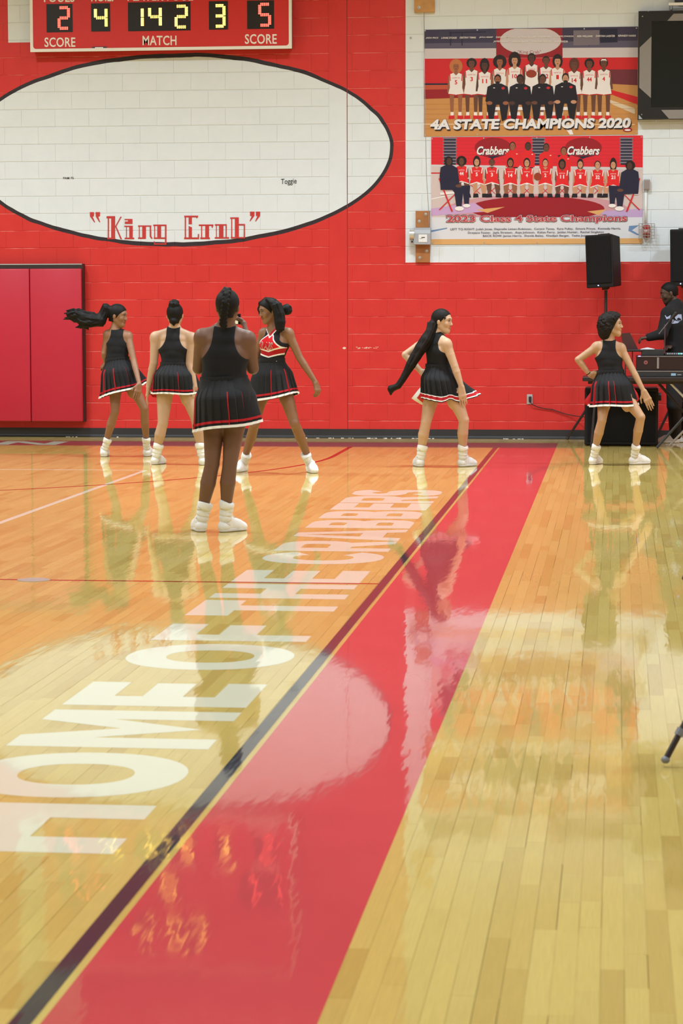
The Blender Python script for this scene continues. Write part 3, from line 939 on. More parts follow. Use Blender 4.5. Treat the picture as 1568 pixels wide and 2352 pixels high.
    if wr_ == 'cheer':
        T = Field(np.array([lo[0], lo[1], waist[2]-.14]), np.array([hi[0], hi[1], neck[2]+.14]), sp.get('tvox', .0050))
        torso(T, .0065)
        X, Y, Z = T.grids(T.sl(T.lo, T.lo+10))
        bot = sp.get('topz', waist[2]-.045)
        D = np.maximum(T.D, bot-Z)
        nz_ = neck+up*.012
        tilt = sp.get('collar', 0.0)
        nn = unit(up*1.0+cf*(-.25 if fs > 0 else .0))
        if fs > 0:
            D = np.maximum(D, (X-nz_[0])*nn[0]+(Y-nz_[1])*nn[1]+(Z-nz_[2])*nn[2])
        else:
            D = np.maximum(D, Z-nz_[2]-.0)
            # V neck in front
            cx = (X-neck[0])*la[0]+(Y-neck[1])*la[1]; cy = (X-neck[0])*cf[0]+(Y-neck[1])*cf[1]
            vz = neck[2]-.075*b
            D = np.maximum(D, np.where(cy > .0, (Z-(vz+np.abs(cx)*1.25))*.6, -1))
        sc_ = (J['shL']+J['shR'])/2
        halfs = sp.get('strap', .073)
        for s_ in (-1, 1):
            lx = ((X-sc_[0])*la[0]+(Y-sc_[1])*la[1]+(Z-sc_[2])*la[2])*s_
            rz = sp.get('armz', .155)*b; rx = sp.get('armx', .135)*b
            zz = Z-(sc_[2]+.022)
            cut = np.sqrt(((lx-(halfs*b+rx))/rx)**2+(np.minimum(zz, 0)/rz)**2)-1
            D = np.maximum(D, -cut*min(rx, rz)*.8)
        T.D = D.astype(np.float32)
        def top_paint(V):
            c = np.tile(np.array([.012,.012,.014]), (len(V), 1))
            fn = sp.get('toppaint')
            if fn:
                q = V-chest
                loc = np.stack([q@la, q@cf, q[:,2]], 1)
                c = fn(c, loc)
            return c
        sdf_obj('top', T, M_TOPF, root, top_paint)
        # shorts under the skirt
        S = Field(lo, hi, .008)
        torso(S, .007, 4)
        for sd in 'LR':
            h, kn = J['hip'+sd], J['kn'+sd]
            S.cone(h+up*.01, h*.78+kn*.22, .090*lb, .082*lb, .04)
        X, Y, Z = S.grids(S.sl(S.lo, S.lo+10))
        S.D = np.maximum(np.maximum(S.D, Z-waist[2]), (pel[2]-.085*b)-Z).astype(np.float32)
        sdf_obj('shorts', S, M_BLACKF, root)
        skirt(root, sp, waist, pel, hl, hf, b, tw)
        for sd in 'LR':
            an, td = ank[sd]; kn = J['kn'+sd]
            socks(root, an, kn, lb, td, feet[sd][0])
        for sd in 'LR':
            g, yaw = feet[sd]
            shoe(root, g, yaw)
    elif wr_ == 'hoodie':
        T = Field(lo, hi, .008)
        torso(T, .028)
        for sd in 'LR':
            sh, el, wr = J['sh'+sd], J['el'+sd], J['wr'+sd]
            T.cone(sh, el, .068*b, .055*b, .03); T.cone(el, wr*.94+el*.06, .056*b, .040*b, .02)
        T.cone(neck-up*.03-cf*.03, neck+up*.03-cf*.06, .075, .07, .03)
        X, Y, Z = T.grids(T.sl(T.lo, T.lo+10))
        T.D = np.maximum(T.D, (pel[2]-.03)-Z).astype(np.float32)
        ho = sdf_obj('hoodie', T, M_BLACKF, root)
        Pn = Field(lo, hi, .009)
        torso(Pn, .012, 4)
        for sd in 'LR':
            h, kn = J['hip'+sd], J['kn'+sd]; an = ank[sd][0]
            Pn.cone(h, kn, .098*b, .075*b, .03); Pn.cone(kn, an, .072*b, .058*b, .02)
        X, Y, Z = Pn.grids(Pn.sl(Pn.lo, Pn.lo+10))
        Pn.D = np.maximum(np.maximum(Pn.D, Z-waist[2]), .04-Z).astype(np.float32)
        sdf_obj('trousers', Pn, mat('black_denim', (.014,.014,.018), .8), root)
        for sd in 'LR':
            shoe(root, feet[sd][0], feet[sd][1])
    sp['hairfn'](root, H, HR, hd, hs, sp, J, Y0)
    return root, J, dict(chest=chest, la=la, cf=cf, waist=waist, pel=pel)

def shoe(root, g, yaw):
    o = link('shoe', SHOE, root)
    td = np.array([math.sin(yaw), math.cos(yaw), 0])
    p = np.array(g)-np.array(root.location)-td*.0
    o.location = (p[0], p[1], 0.002); o.rotation_euler = (0, 0, -yaw)
    for nm, me in (('sole', SOLE), ('lace', LACE)):
        link(nm, me, o)

def socks(root, an, kn, lb, td, g):
    ax_ = unit(kn-an); L = .155
    n = 26; pts = []; rs = []
    for k in range(n):
        t = k/(n-1)
        c = an - np.array([0,0,1])*.03 + ax_*(L*t+.0)
        r = (.0385+.0080*t)*lb + .0028*math.sin(t*26+t*t*5) + .002*math.sin(t*61)
        if t > .72: r += .004
        pts.append(c + td*(.004*math.sin(t*19)) + np.array([.002*math.sin(t*31), 0, 0])); rs.append(r)
    pts.append(pts[-1]+ax_*.002); rs.append(rs[-1]-.010)
    mb = MB(); mb.tube(pts, rs, 20)
    mb.build('sock', M_SOCK, root, smooth=True)

def skirt(root, sp, waist, pel, hl, hf, b, tw):
    """pleated cheer skirt; panels black, pleat returns red, hem bands red and white"""
    q = sp.get('skirt', {})
    up = np.array([0,0,1.0])
    n = q.get('n', 26); sub = 4; rows = 22
    L = q.get('len', .315); flare = q.get('flare', .055)
    top = waist+up*q.get('up', -.005)
    ax_lean = q.get('lean', (0, 0))
    lobes = q.get('lobes', [])
    amp = q.get('amp', .011)
    lift = q.get('lift', 0.0)
    fwd_axis = hf
    def surf(th, t, grow=0.0):
        ph = (th*n/(2*PI)) % 1.0
        saw = (ph if ph < .86 else (1-ph)/.14*.86)           # slow rise, sharp return
        hp = .158*b*tw[0]+.028; hd_ = .163*b+.012
        w0, d0 = .118*b*tw[1]+.014, .088*b+.012
        s_ = min(1, t/.42); e = s_*s_*(3-2*s_)
        w = w0+(hp-w0)*e; d = d0+(hd_-d0)*e
        fl = flare*max(0, (t-.15)/.85)**1.2
        w += fl; d += fl*.8
        r_out = 0; z_up = 0
        for (t0, wd, o_, u_) in lobes:
            dl = math.atan2(math.sin(th-t0), math.cos(th-t0))/wd
            g_ = math.exp(-dl*dl)*max(0, (t-.2)/.8)**1.5
            r_out += o_*g_; z_up += u_*g_
        k = amp*(.25+.75*t)*(saw-.4)*2 + grow + r_out
        c_, sn = math.cos(th), math.sin(th)
        # twist of the ring centre from waist to pelvis
        cen = top + (np.array([pel[0], pel[1], 0])-np.array([waist[0], waist[1], 0]))*min(1, t*1.2) + np.array([ax_lean[0]*t, ax_lean[1]*t, 0])
        butt = max(0, -sn)*.018*math.sin(min(1, t/.8)*PI)
        hem = q.get('hem')
        dz = -L*t + z_up + .012*t*math.sin(th*3+1.0)*q.get('wave', .5) + lift*t
        if hem: dz += hem[0]*t*c_+hem[1]*t*sn
        return cen + hl*c_*(w+k) + fwd_axis*sn*(d+k+butt) + up*dz
    N = n*8
    fr = [0, .22, .45, .66, .86, .89, .93, .965]
    ths = [2*PI*(i+f_)/n for i in range(n) for f_ in fr]
    def band(name, t0, t1, rws, grow, mats, parent, solid=.0015, mi_fn=None):
        mb = MB(); v = []; f = []; mi = []
        m_ = len(ths)
        for r in range(rws+1):
            t = t0+(t1-t0)*r/rws
            for th in ths: v.append(surf(th, t, grow))
        for r in range(rws):
            for k in range(m_):
                k2 = (k+1) % m_
                f.append((r*m_+k, r*m_+k2, (r+1)*m_+k2, (r+1)*m_+k))
                mi.append(mi_fn(k, r) if mi_fn else 0)
        mb.add(v, f, mi)
        o = mb.build(name, mats, parent, smooth=False, fix=True)
        sm = o.modifiers.new('thickness', 'SOLIDIFY'); sm.thickness = solid; sm.offset = 0
        return o
    redset = set(q.get('redpleats', range(0, n, 3)))
    sk = band('skirt', 0, 1, rows, 0, [M_BLACKF, M_REDF], root,
              mi_fn=lambda k, r: 1 if (k % 8) >= 4 and (k//8) in redset and r > 5 else 0)
    if q.get('double'):
        band('red_hem_band', .86, .945, 3, .0035, M_REDF, sk); band('white_hem_band', .835, .86, 1, .004, M_WHITEF, sk); band('white_hem_band', .945, .975, 1, .004, M_WHITEF, sk)
    else:
        band('red_hem_band', .845, .895, 2, .0035, M_REDF, sk); band('white_hem_band', .945, 1.0, 2, .0045, M_WHITEF, sk)
    # waistband
    mb = MB(); v = []; f = []
    m_ = 64
    for r, (z, g_) in enumerate(((.012, .004), (0, .006), (-.03, .006), (-.034, .003))):
        for k in range(m_):
            th = 2*PI*k/m_
            p = top + hl*math.cos(th)*(.118*b*tw[1]+.016+g_) + hf*math.sin(th)*(.088*b+.014+g_) + up*z
            v.append(p)
    for r in range(3):
        for k in range(m_):
            f.append((r*m_+k, r*m_+(k+1)%m_, (r+1)*m_+(k+1)%m_, (r+1)*m_+k))
    mb.add(v, f).build('waistband', M_BLACKF, sk, smooth=True)
    return sk

# ---- hair
def hair_cap(F, H, HR, hs, grow=.010, plane=(.80, .60, .022), low=-.085, sl=None):
    F.ell(H(0,-.012,.030), (np.array((.072,.092,.084))+grow)*hs, HR, .01)
    F.cone(H(0,-.035,.0), H(0,-.045,-.055), .066*hs, .050*hs, .02)
    X, Y, Z = F.grids(F.sl(F.lo, F.lo+10))
    c = H(0,0,0)
    def loc(i): return ((X-c[0])*HR[i][0]+(Y-c[1])*HR[i][1]+(Z-c[2])*HR[i][2])/hs
    lx, ly, lz = loc(0), loc(1), loc(2)
    D = np.maximum(F.D, (plane[0]*ly-plane[1]*lz-plane[2])*.9)
    F.D = np.maximum(D, (low-lz)).astype(np.float32)

def hair_field(hd, extra=(), pad=.2, vox=.0055):
    P = np.array([hd-.0, hd+.0]+[np.array(e) for e in extra])
    return Field(P.min(0)-pad, P.max(0)+pad, vox)
from mathutils.bvhtree import BVHTree
def project_decal(root, part, pts_fn, faces, uv, origin, direction, mt, name, parent):
    """lay a flat print onto a garment: each vertex is dropped onto the cloth along one direction"""
    me = part.data
    bv = BVHTree.FromPolygons([tuple(v.co) for v in me.vertices], [tuple(p.vertices) for p in me.polygons])
    org = np.array(root.location)
    out = []
    for a, b_ in uv:
        p = pts_fn(a, b_) - org
        h = bv.ray_cast(Vector(p-np.array(direction)*.5), Vector(direction), 1.5)
        q = np.array(h[0]) - np.array(direction)*.003 if h[0] is not None else p
        out.append(q+org)
    mb = MB(); mb.add(out, faces)
    return mb.build(name, mt, parent, fix=False)

def P3(L, Y0): return [at(x, y, Y0+d) for x, y, d in L]

def rope(F, pts, rs, k=.01):
    for i in range(len(pts)-1): F.cone(pts[i], pts[i+1], rs[i], rs[i+1], k)

def strands(F, pts, R, n=14, r=.008, seed=1, k=.003, wob=.15):
    """separate locks lying on the surface of a tail of hair"""
    rg = random.Random(seed)
    for j in range(n):
        ph = 2*PI*j/n+rg.uniform(-.2,.2); tw_ = rg.uniform(-.25,.25); q = []
        for i, p in enumerate(pts):
            t = unit(pts[min(i+1, len(pts)-1)]-pts[max(i-1, 0)])
            a = unit(np.cross(t, [0.1,1,0.05])); b_ = np.cross(t, a)
            rr = R[i]*(.97+rg.uniform(-wob, wob)*.6)
            q.append(p+(a*math.cos(ph+tw_*i)+b_*math.sin(ph+tw_*i))*rr)
        rope(F, q, [max(.004, min(r, R[i]*.4)) for i in range(len(pts))], k)

def braid(F, pts, r, k=.004):
    """plait: lobes that alternate left and right along a line"""
    n = 0
    for a, b_ in zip(pts, pts[1:]):
        L = np.linalg.norm(b_-a); m_ = max(1, int(L/(r*.95)))
        t = unit(b_-a); s_ = unit(np.cross(t, [0,1,0]))
        for q in range(m_):
            c = a+(b_-a)*q/m_; sg = 1 if n % 2 else -1
            for sg in (-1, 1):
                F.cone(c+s_*sg*r*.62+t*r*.45*(sg > 0), c+t*r*(.95+.45*(sg > 0)), r*.52, r*.50, k)
            n += 1

def hairA(root, H, HR, hd, hs, sp, J, Y0):
    tail = P3([(250,712,-.02),(243,706,-.02),(238,722,-.02),(230,736,-.03),(212,735,-.03),(192,730,-.03),(176,722,-.03),(164,719,-.03),(153,722,-.03)], Y0)
    F = hair_field(hd, tail); hair_cap(F, H, HR, hs, .009, low=-.07)
    rope(F, tail, [.026,.034,.040,.056,.066,.068,.050,.020,.008], .03)
    strands(F, tail, [.026,.034,.040,.058,.070,.074,.058,.026,.012], 22, .009, 5, .003, .3)
    rng2 = random.Random(3)
    for k in range(46):
        i = rng2.randint(3, 6); p = tail[i]+np.array([rng2.uniform(-.05,.05), rng2.uniform(-.05,.05), rng2.uniform(-.055,.05)])
        F.cone(p, p+np.array([rng2.uniform(-.12,-.04), rng2.uniform(-.03,.03), rng2.uniform(-.05,.03)]), .016, .006, .012)
    for q in (((206,745),(195,750),(203,757)), ((200,742),(185,750),(174,752)), ((185,735),(172,736),(160,733))):
        pp = [at(x, y, Y0-.03) for x, y in q]; rope(F, pp, [.03,.018,.006], .02)
    sdf_obj('hair', F, M_HAIR, root)
    mb = MB(); c = H(0,-.098,.055)
    v = []; 
    t = unit(HR[1]*-.9+HR[2]*.45); a = unit(np.cross(t, HR[0])); b_ = np.cross(t, a)
    mb.tube([c+(a*math.cos(q*PI/8)+b_*math.sin(q*PI/8))*.030 for q in range(17)], .006, 6)
    mb.build('hair_tie', mat('hair_tie_grey', (.25,.26,.30), .5), root, smooth=True)

def hairB(root, H, HR, hd, hs, sp, J, Y0):
    F = hair_field(hd); hair_cap(F, H, HR, hs, .009, low=-.082)
    c = H(0,-.055,.108)
    F.ell(c, (.050,.050,.040), HR, .02)
    rg = random.Random(5)
    for k in range(60):
        d = unit([rg.gauss(0,1), rg.gauss(0,1), rg.gauss(0,1)]); F.ell(c+d*np.array([.046,.046,.036]), (.012,.012,.012), None, .005)
    F.cone(H(0,-.085,-.06), H(0,-.075,-.095), .030, .012, .02)
    sdf_obj('hair', F, M_HAIR, root)

def hairC(root, H, HR, hd, hs, sp, J, Y0):
    pts = P3([(522,662,-.05),(521,676,-.10),(518,695,-.125),(515,715,-.12),(513,735,-.105),(512,752,-.10)], Y0)
    F = hair_field(hd, pts, vox=.005); hair_cap(F, H, HR, hs, .010, low=-.075)
    F.ell(H(0,-.045,.105), (.034,.034,.030), HR, .02)
    braid(F, pts, .026)
    rg = random.Random(2)
    for k in range(9):     # cornrow ridges running back to the plait
        a0 = (k-4)*.27
        q = [H(.081*math.sin(a0), .062*math.cos(a0)-.03, .075-abs(a0)*.03), H(.074*math.sin(a0)*.9, -.05, .10-abs(a0)*.045), H(.018*math.sin(a0), -.105, .02)]
        rope(F, q, [.007,.008,.008], .004)
    sdf_obj('hair', F, M_HAIR, root)

def hairD(root, H, HR, hd, hs, sp, J, Y0):
    fall = P3([(634,700,-.10),(641,722,-.11),(643,740,-.12),(643,757,-.13)], Y0)
    F = hair_field(hd, fall); hair_cap(F, H, HR, hs, .012, plane=(.80,.60,.020), low=-.09)
    rope(F, fall, [.040,.042,.042,.028], .03)
    strands(F, fall, [.043,.046,.046,.034], 20, .008, 7)
    rope(F, P3([(610,687,.02),(599,697,.07),(596,710,.10),(597,722,.11)], Y0), [.020,.020,.018,.012], .02)     # parted front, far side
    rope(F, P3([(613,687,-.06),(624,696,-.10),(633,712,-.105)], Y0), [.012,.018,.024], .02)
    c = at(658, 711, Y0+.06)
    F.ell(c, (.048,.048,.052), None, .01)
    rg = random.Random(8)
    for k in range(30):
        d = unit([rg.gauss(0,1), rg.gauss(0,1), rg.gauss(0,1)]); F.ell(c+d*.040, (.016,.016,.016), None, .006)
    sdf_obj('hair', F, M_HAIR, root)

def hairE(root, H, HR, hd, hs, sp, J, Y0):
    t = P3([(993,746,-.02),(988,762,-.05),(979,780,-.07),(966,800,-.08),(955,818,-.08),(943,838,-.08),(934,855,-.08),(924,872,-.08),(914,886,-.08),(903,891,-.08),(896,894,-.08)], Y0)
    F = hair_field(hd, t); hair_cap(F, H, HR, hs, .009, plane=(.80,.60,.012), low=-.075)
    rope(F, t, [.046,.040,.046,.046,.041,.036,.024,.022,.020,.018,.026], .02)
    strands(F, t, [.047,.042,.049,.050,.045,.040,.028,.026,.024,.022,.028], 16, .0095, 4)
    rope(F, P3([(898,893,-.08),(897,905,-.08)], Y0), [.028,.012], .02)
    rg = random.Random(4)
    for k in range(7):
        a0 = (k-3)*.33
        q = [H(.075*math.sin(a0), .050*math.cos(a0), .080-abs(a0)*.03), H(.078*math.sin(a0), -.05, .085-abs(a0)*.04), H(.020*math.sin(a0), -.10, -.02)]
        rope(F, q, [.006,.007,.008], .004)
    sdf_obj('hair', F, M_BROWNH, root)
    eb = MB(); rope_pts = [H(.073,.046,.055), H(.075,.055,.035), H(.076,.047,.022)]
    eb.tube(rope_pts, [.006,.008,.003], 6); eb.build('baby_hair', M_BROWNH, root, smooth=True)

def hairF(root, H, HR, hd, hs, sp, J, Y0):
    F = hair_field(hd, vox=.0055)
    c = H(0,-.040,.010)
    F.ell(c, (.098,.098,.118), HR, .01)
    F.ell(H(0,-.06,-.06), (.090,.082,.090), HR, .03)
    F.ell(H(0,.006,.062), (.092,.090,.072), HR, .03)
    rg = random.Random(6)
    for k in range(260):
        d = unit([rg.gauss(0,1), rg.gauss(0,1), rg.gauss(0,1)])
        p = H(0,.006,.062)+HR[0]*d[0]*.090+HR[1]*d[1]*.088+HR[2]*d[2]*.072
        r = rg.uniform(.006,.012); F.ell(p, (r,r,r), None, .004)
    for k in range(520):
        d = unit([rg.gauss(0,1), rg.gauss(0,1), rg.gauss(0,1)])
        p = H(0,-.045,.0)+HR[0]*d[0]*.098+HR[1]*d[1]*.096+HR[2]*d[2]*.122
        r = rg.uniform(.007,.013); F.ell(p, (r,r,r), None, .004)
    X, Y, Z = F.grids(F.sl(F.lo, F.lo+10)); q = H(0,0,0)
    loc = lambda i: ((X-q[0])*HR[i][0]+(Y-q[1])*HR[i][1]+(Z-q[2])*HR[i][2])
    F.D = np.maximum(F.D, (.86*loc(1)-.50*loc(2)-.030)).astype(np.float32)
    sdf_obj('hair', F, M_BROWNH, root)

def hairM(root, H, HR, hd, hs, sp, J, Y0):
    F = hair_field(hd); hair_cap(F, H, HR, hs, .006, plane=(.75,.66,.004), low=-.05)
    sdf_obj('hair', F, M_HAIR, root)

SK = dict(A=(.265,.130,.072), B=(.47,.295,.19), C=(.150,.074,.047), D=(.235,.115,.062), E=(.52,.325,.205), F=(.44,.26,.15), M=(.075,.045,.033))
CAST = {}
CAST['A'] = person(dict(
    Y=24.45, b=.86, skin=SK['A'], label='person in black top and pleated skirt with long ponytail flung out sideways', group='dancing cheerleaders',
    J=dict(head=(271,725), neck=(264,757), shL=(247,768), shR=(294,771), waist=(269,822), elL=(239,812,-.02), wrL=(243,834,.02), hnL=(229,846,.06),
           elR=(307,829,-.10), wrR=(320,882,-.25), hnR=(313,918,-.28), hipL=(265,868), hipR=(294,866), knL=(264,945,-.06), knR=(331,938,-.02)),
    footL=(239,1049,-.15), footR=(337,1048,.0), look=(1,-.22,-.16), roll=.0, hs=.99, tw=(1.05,1.05,1,1),
    handR=dict(n=(-.6,.8,0), thumb=-1, curl=.10), handL=dict(n=(1,0,-.3), curl=.25),
    skirt=dict(len=.345, flare=.058, hem=(.05,0), lobes=[(.15,.45,.045,.03)], redpleats=(6,9,12,15,18,21,24)), hairfn=hairA))
CAST['B'] = person(dict(
    Y=23.4, b=.98, skin=SK['B'], label='person with hair in a top bun standing with back turned and both arms hanging', group='dancing cheerleaders', 
    J=dict(head=(402,724), neck=(401,752), shL=(357,774), shR=(441,776), waist=(399,833), elL=(353,834,-.02), wrL=(341,887,.0), hnL=(334,931,.02),
           elR=(435,836,-.02), wrR=(447,888,-.05), hnR=(445,933,-.06), hipL=(380,880), hipR=(423,880), knL=(374,972,-.06), knR=(450,962,-.04)),
    footL=(356,1067,.2), footR=(465,1068,.05), look=(0,1,-.03), legb=1.05, armb=1.12, tw=(1.1,.98,1,1.08), strap=.068,
    handL=dict(n=(1,.2,0), thumb=-1, curl=.12), handR=dict(n=(-.7,.7,0), thumb=-1, curl=.18),
    skirt=dict(len=.300, flare=.02, lobes=[(2.75,.50,.03,.03),(.45,.5,.08,.03)], redpleats=(8,9,10,11,12,13,20,24,25,0), amp=.012), hairfn=hairB))
CAST['C'] = person(dict(
    Y=16.55, b=1.12, skin=SK['C'], label='person nearest the camera with braid down the back, filming with a raised phone', vox=.0052,
    J=dict(head=(523,705), neck=(519,750,.01), shL=(465,774), shR=(568,779), waist=(514,866), elL=(456,846,.10), wrL=(487,772,.30), hnL=(497,728,.40),
           elR=(580,846,.10), wrR=(566,768,.30), hnR=(556,724,.40), hipL=(494,918), hipR=(545,916), knL=(487,1066,-.03), knR=(528,1064,-.03)),
    footL=(462,1221,-.42), footR=(514,1222,.62), look=(.05,1,0), legb=.93, armb=1.05, tw=(1.0,1.12,1.05,1.0), hs=1.0, strap=.068, armx=.12, armz=.16,
    handL=dict(n=(.6,.6,0), thumb=1, curl=.42), handR=dict(n=(-.7,-.1,0), thumb=-1, curl=.30),
    skirt=dict(len=.342, flare=.022, hem=(.022,0), n=24, lobes=[(.05,.4,.02,.0)], redpleats=(11,12,18,20), amp=.009), hairfn=hairC))
def paintD(c, q):
    x, y, z = np.abs(q[:,0]+.010), q[:,1], q[:,2]
    fr = y > .0
    upl = .088-(x-.018)*1.10; lo1 = -.075+x*.26; lo2 = -.128+x*.26
    pan = fr & (z < upl) & (z > lo1)
    c[pan] = (.60,.010,.018)
    c[fr & (z < lo1) & (z > lo2)] = (.40,.012,.02)
    w = .0062
    wh = fr & (((np.abs(z-upl) < w*1.35) & (z > lo1-.004)) | ((np.abs(z-lo1) < w) & (z < upl+.01)) | (np.abs(z-lo2) < w))
    wh &= (x < .155)
    c[wh] = (.78,.77,.75)
    zv = .077+(x)*1.25
    nk = fr & (z > zv-.030) & (z > .05) & (x < .06)
    c[nk] = (.42,.012,.02)
    c[fr & (z > zv-.032) & (z < zv-.016) & (z > .04) & (x < .075)] = (.78,.77,.75)
    return c
CAST['D'] = person(dict(
    Y=22.25, b=.93, skin=SK['D'], face=-1, label='person facing the camera in red and black lettered top, looking down to the side', group='dancing cheerleaders',
    J=dict(head=(618,714), neck=(628,752,.02), shL=(606,765,.07), shR=(662,765,-.06), waist=(624,824), elL=(590,812,.10), wrL=(584,866,.05), hnL=(582,906,.0),
           elR=(688,822,-.05), wrR=(724,878,-.05), hnR=(734,916,-.06), hipL=(606,872,.02), hipR=(646,872,-.02), knL=(584,975,-.03), knR=(676,972,-.08)),
    footL=(560,1082,-2.9), footR=(712,1084,2.75), look=(-.86,-.50,-.22), hs=.98, legb=1.0, tw=(1,.98,1,1), tvox=.0032, strap=.085, armx=.12, armz=.145,
    handL=dict(n=(1,0,0), curl=.2), handR=dict(n=(-.6,.4,-.3), thumb=1, curl=.38), toppaint=paintD,
    skirt=dict(len=.368, flare=.065, hem=(.05,.0), n=24, amp=.009, lobes=[(2.9,.4,.03,0)], redpleats=(1,4,7,13,14,17)), hairfn=hairD))
CAST['E'] = person(dict(
    Y=23.3, b=.92, skin=SK['E'], label='person with very long braided ponytail swinging, one hand on the hip', group='dancing cheerleaders',
    J=dict(head=(1015,738), neck=(1003,764), shL=(984,779,.08), shR=(1025,789,-.10), waist=(1006,838), elL=(931,815,.06), wrL=(966,853,.02), hnL=(989,869,-.02),
           elR=(1044,842,-.12), wrR=(1059,887,-.13), hnR=(1065,935,-.14), hipL=(995,886,.03), hipR=(1034,888,-.03), knL=(978,970,-.05), knR=(1065,965,-.06)),
    footL=(965,1072,-.35), footR=(1060,1072,.6), look=(1,-.28,-.10), legb=1.10, armb=1.10, hs=1.0, tw=(.98,1.0,1,1), strap=.075,
    handR=dict(n=(.1,1,0), thumb=-1, curl=.10), handL=dict(n=(.3,.8,-.4), thumb=1, curl=.25),
    toppaint=lambda c, q: np.where(((q[:,1] > .06) & (q[:,2] < .04))[:,None], np.where((np.abs(q[:,2]+.075) < .010)[:,None], np.array([[.78,.77,.75]]), np.array([[.55,.01,.02]])), c),
    skirt=dict(len=.325, flare=.04, n=22, amp=.014, double=True, hem=(-.02,.02), lobes=[(2.75,.40,-.02,.03),(.45,.42,.17,.06),(-.75,.3,-.02,.04)], redpleats=(8,9,10,20,21)), hairfn=hairE))
CAST['F'] = person(dict(
    Y=23.7, b=.90, skin=SK['F'], label='person with curly bobbed hair dancing in front of the DJ table', group='dancing cheerleaders',
    J=dict(head=(1405,747), neck=(1398,782), shL=(1371,796), shR=(1425,799), waist=(1402,851), elL=(1327,826,-.03), wrL=(1353,860,-.01), hnL=(1378,866,.02),
           elR=(1451,848,-.03), wrR=(1477,897,-.06), hnR=(1498,942,-.07), hipL=(1389,900), hipR=(1427,899), knL=(1382,965,-.09), knR=(1471,958,-.09)),
    footL=(1361,1067,.3), footR=(1453,1067,.85), look=(1,-.10,.06), legb=.98, armb=.98, hs=.98, tw=(1.08,1.05,1,1), strap=.070,
    handL=dict(n=(.2,.9,.3), thumb=1, curl=.62), handR=dict(n=(-.1,1,.1), thumb=-1, curl=.08),
    skirt=dict(len=.34, flare=.042, n=22, amp=.014, lobes=[(2.8,.35,.02,.02),(.2,.35,.02,.0)], redpleats=(9,10,12,15,16,18,20,21,0)), hairfn=hairF))
CAST['M'] = person(dict(
    Y=27.35, b=1.12, skin=SK['M'], sex='m', face=-1, outfit='hoodie', beard=True, label='person in a printed black hoodie working the DJ equipment at the right edge', vox=.007,
    J=dict(head=(1536,673), neck=(1551,702,.0), shL=(1533,722,-.16), shR=(1572,720,.16), waist=(1556,815,.0), elL=(1520,767,-.26), wrL=(1488,775,-.30), hnL=(1457,779,-.32),
           elR=(1562,775,.05), wrR=(1540,795,-.15), hnR=(1522,800,-.22), hipL=(1550,850,-.08), hipR=(1572,850,.09), knL=(1548,930,-.10), knR=(1574,930,.08)),
    footL=(1553,1017,-1.7), footR=(1580,1016,-1.7), look=(-1,-.18,-.30), hs=1.02, tw=(.95,1.1,1.05,1.05),
    handL=dict(n=(0,0,-1), thumb=-1, curl=.5), handR=dict(n=(0,0,-1), curl=.3), hairfn=hairM))

# swinging skirt flaps with their red lining turned out
def flap(root, name, pts, mt, Y, bulge=.03, d=0.0):
    n = 6; P_ = [at(x, y, Y+d) for x, y in pts]; c = sum(P_)/len(P_)
    mb = MB(); v = [c+np.array([0, -bulge, 0])]; f = []
    m_ = len(P_)
    for ring in (.5, 1.0):
        for p in P_: v.append(c+(p-c)*ring+np.array([0, -bulge*(1-ring**2), 0]))
    for k in range(m_):
        k2 = (k+1) % m_
        f.append((0, 1+k, 1+k2)); f.append((1+k, 1+m_+k, 1+m_+k2, 1+k2))
    mb.add(v, f); o = mb.build(name, mt, root, smooth=True)
    sm = o.modifiers.new('thickness', 'SOLIDIFY'); sm.thickness = .003
    return o
flap(CAST['E'][0], 'skirt_flap', [(990,868),(979,876),(962,893),(944.5,915),(956,923),(968.5,930),(980,930),(990,915)], M_WHITEF, 23.3, .02, .02)
flap(CAST['E'][0], 'flap_lining', [(990,872),(982,880),(971,895),(957,914),(964,920),(972,926.5),(984,928),(992,915)], mat('bright_red_knit', (.55,.008,.016), .7), 23.3, .03, -.03)
flap(CAST['B'][0], 'skirt_flap', [(378,852),(366,862),(354,878),(346,893),(344,904),(350,912),(363,914),(372,908),(378,890)], M_REDF, 23.4, .03, .02)
flap(CAST['F'][0], 'skirt_flap', [(1364,884),(1358,898),(1343,918),(1341,927),(1350,933),(1364,932),(1370,915)], MATS['bright_red_knit'], 23.7, .02, .03)
flap(CAST['F'][0], 'skirt_flap', [(1444,878),(1455,890),(1464,904),(1467,916),(1463,926),(1455,920),(1446,900)], MATS['bright_red_knit'], 23.7, .01, .06)

# lettering on the front of the facing cheerleader's top
rD, JD, ID = CAST['D']
topD = [o for o in rD.children if o.name.startswith('top')][0]
v, f = text_poly('CRABS', bold=.02, shear=.35)
fn = lambda u, w: ID['chest']+ID['la']*(-.125+u*.185)+np.array([0,0,1])*(-.055+w*.075-u*.012)
project_decal(rD, topD, fn, f, v, None, -ID['cf'], M_WHITEF, 'lettering', topD)
v2, f2 = text_poly('CRABS', bold=-.012, shear=.35)
fn2 = lambda u, w: ID['chest']+ID['la']*(-.121+u*.178)+np.array([0,0,1])*(-.050+w*.066-u*.012)+ID['cf']*.0
dd = project_decal(rD, topD, fn2, f2, v2, None, -ID['cf'], M_REDF, 'lettering_inline', topD)
dd.location = tuple(ID['cf']*.0015)
lg = MB(); c = ID['chest']+ID['cf']*.30
o = project_decal(rD, topD, lambda a, b_: ID['chest']+ID['la']*(.055+a*.016)+np.array([0,0,1])*(-.170+b_*.020), [(0,1,2,3)], [(.5,0),(1,.45),(.5,1),(0,.45)], None, -ID['cf'], M_WHITEF, 'maker_mark', topD)
rE, JE, IE = CAST['E']
rM, JM, IM = CAST['M']
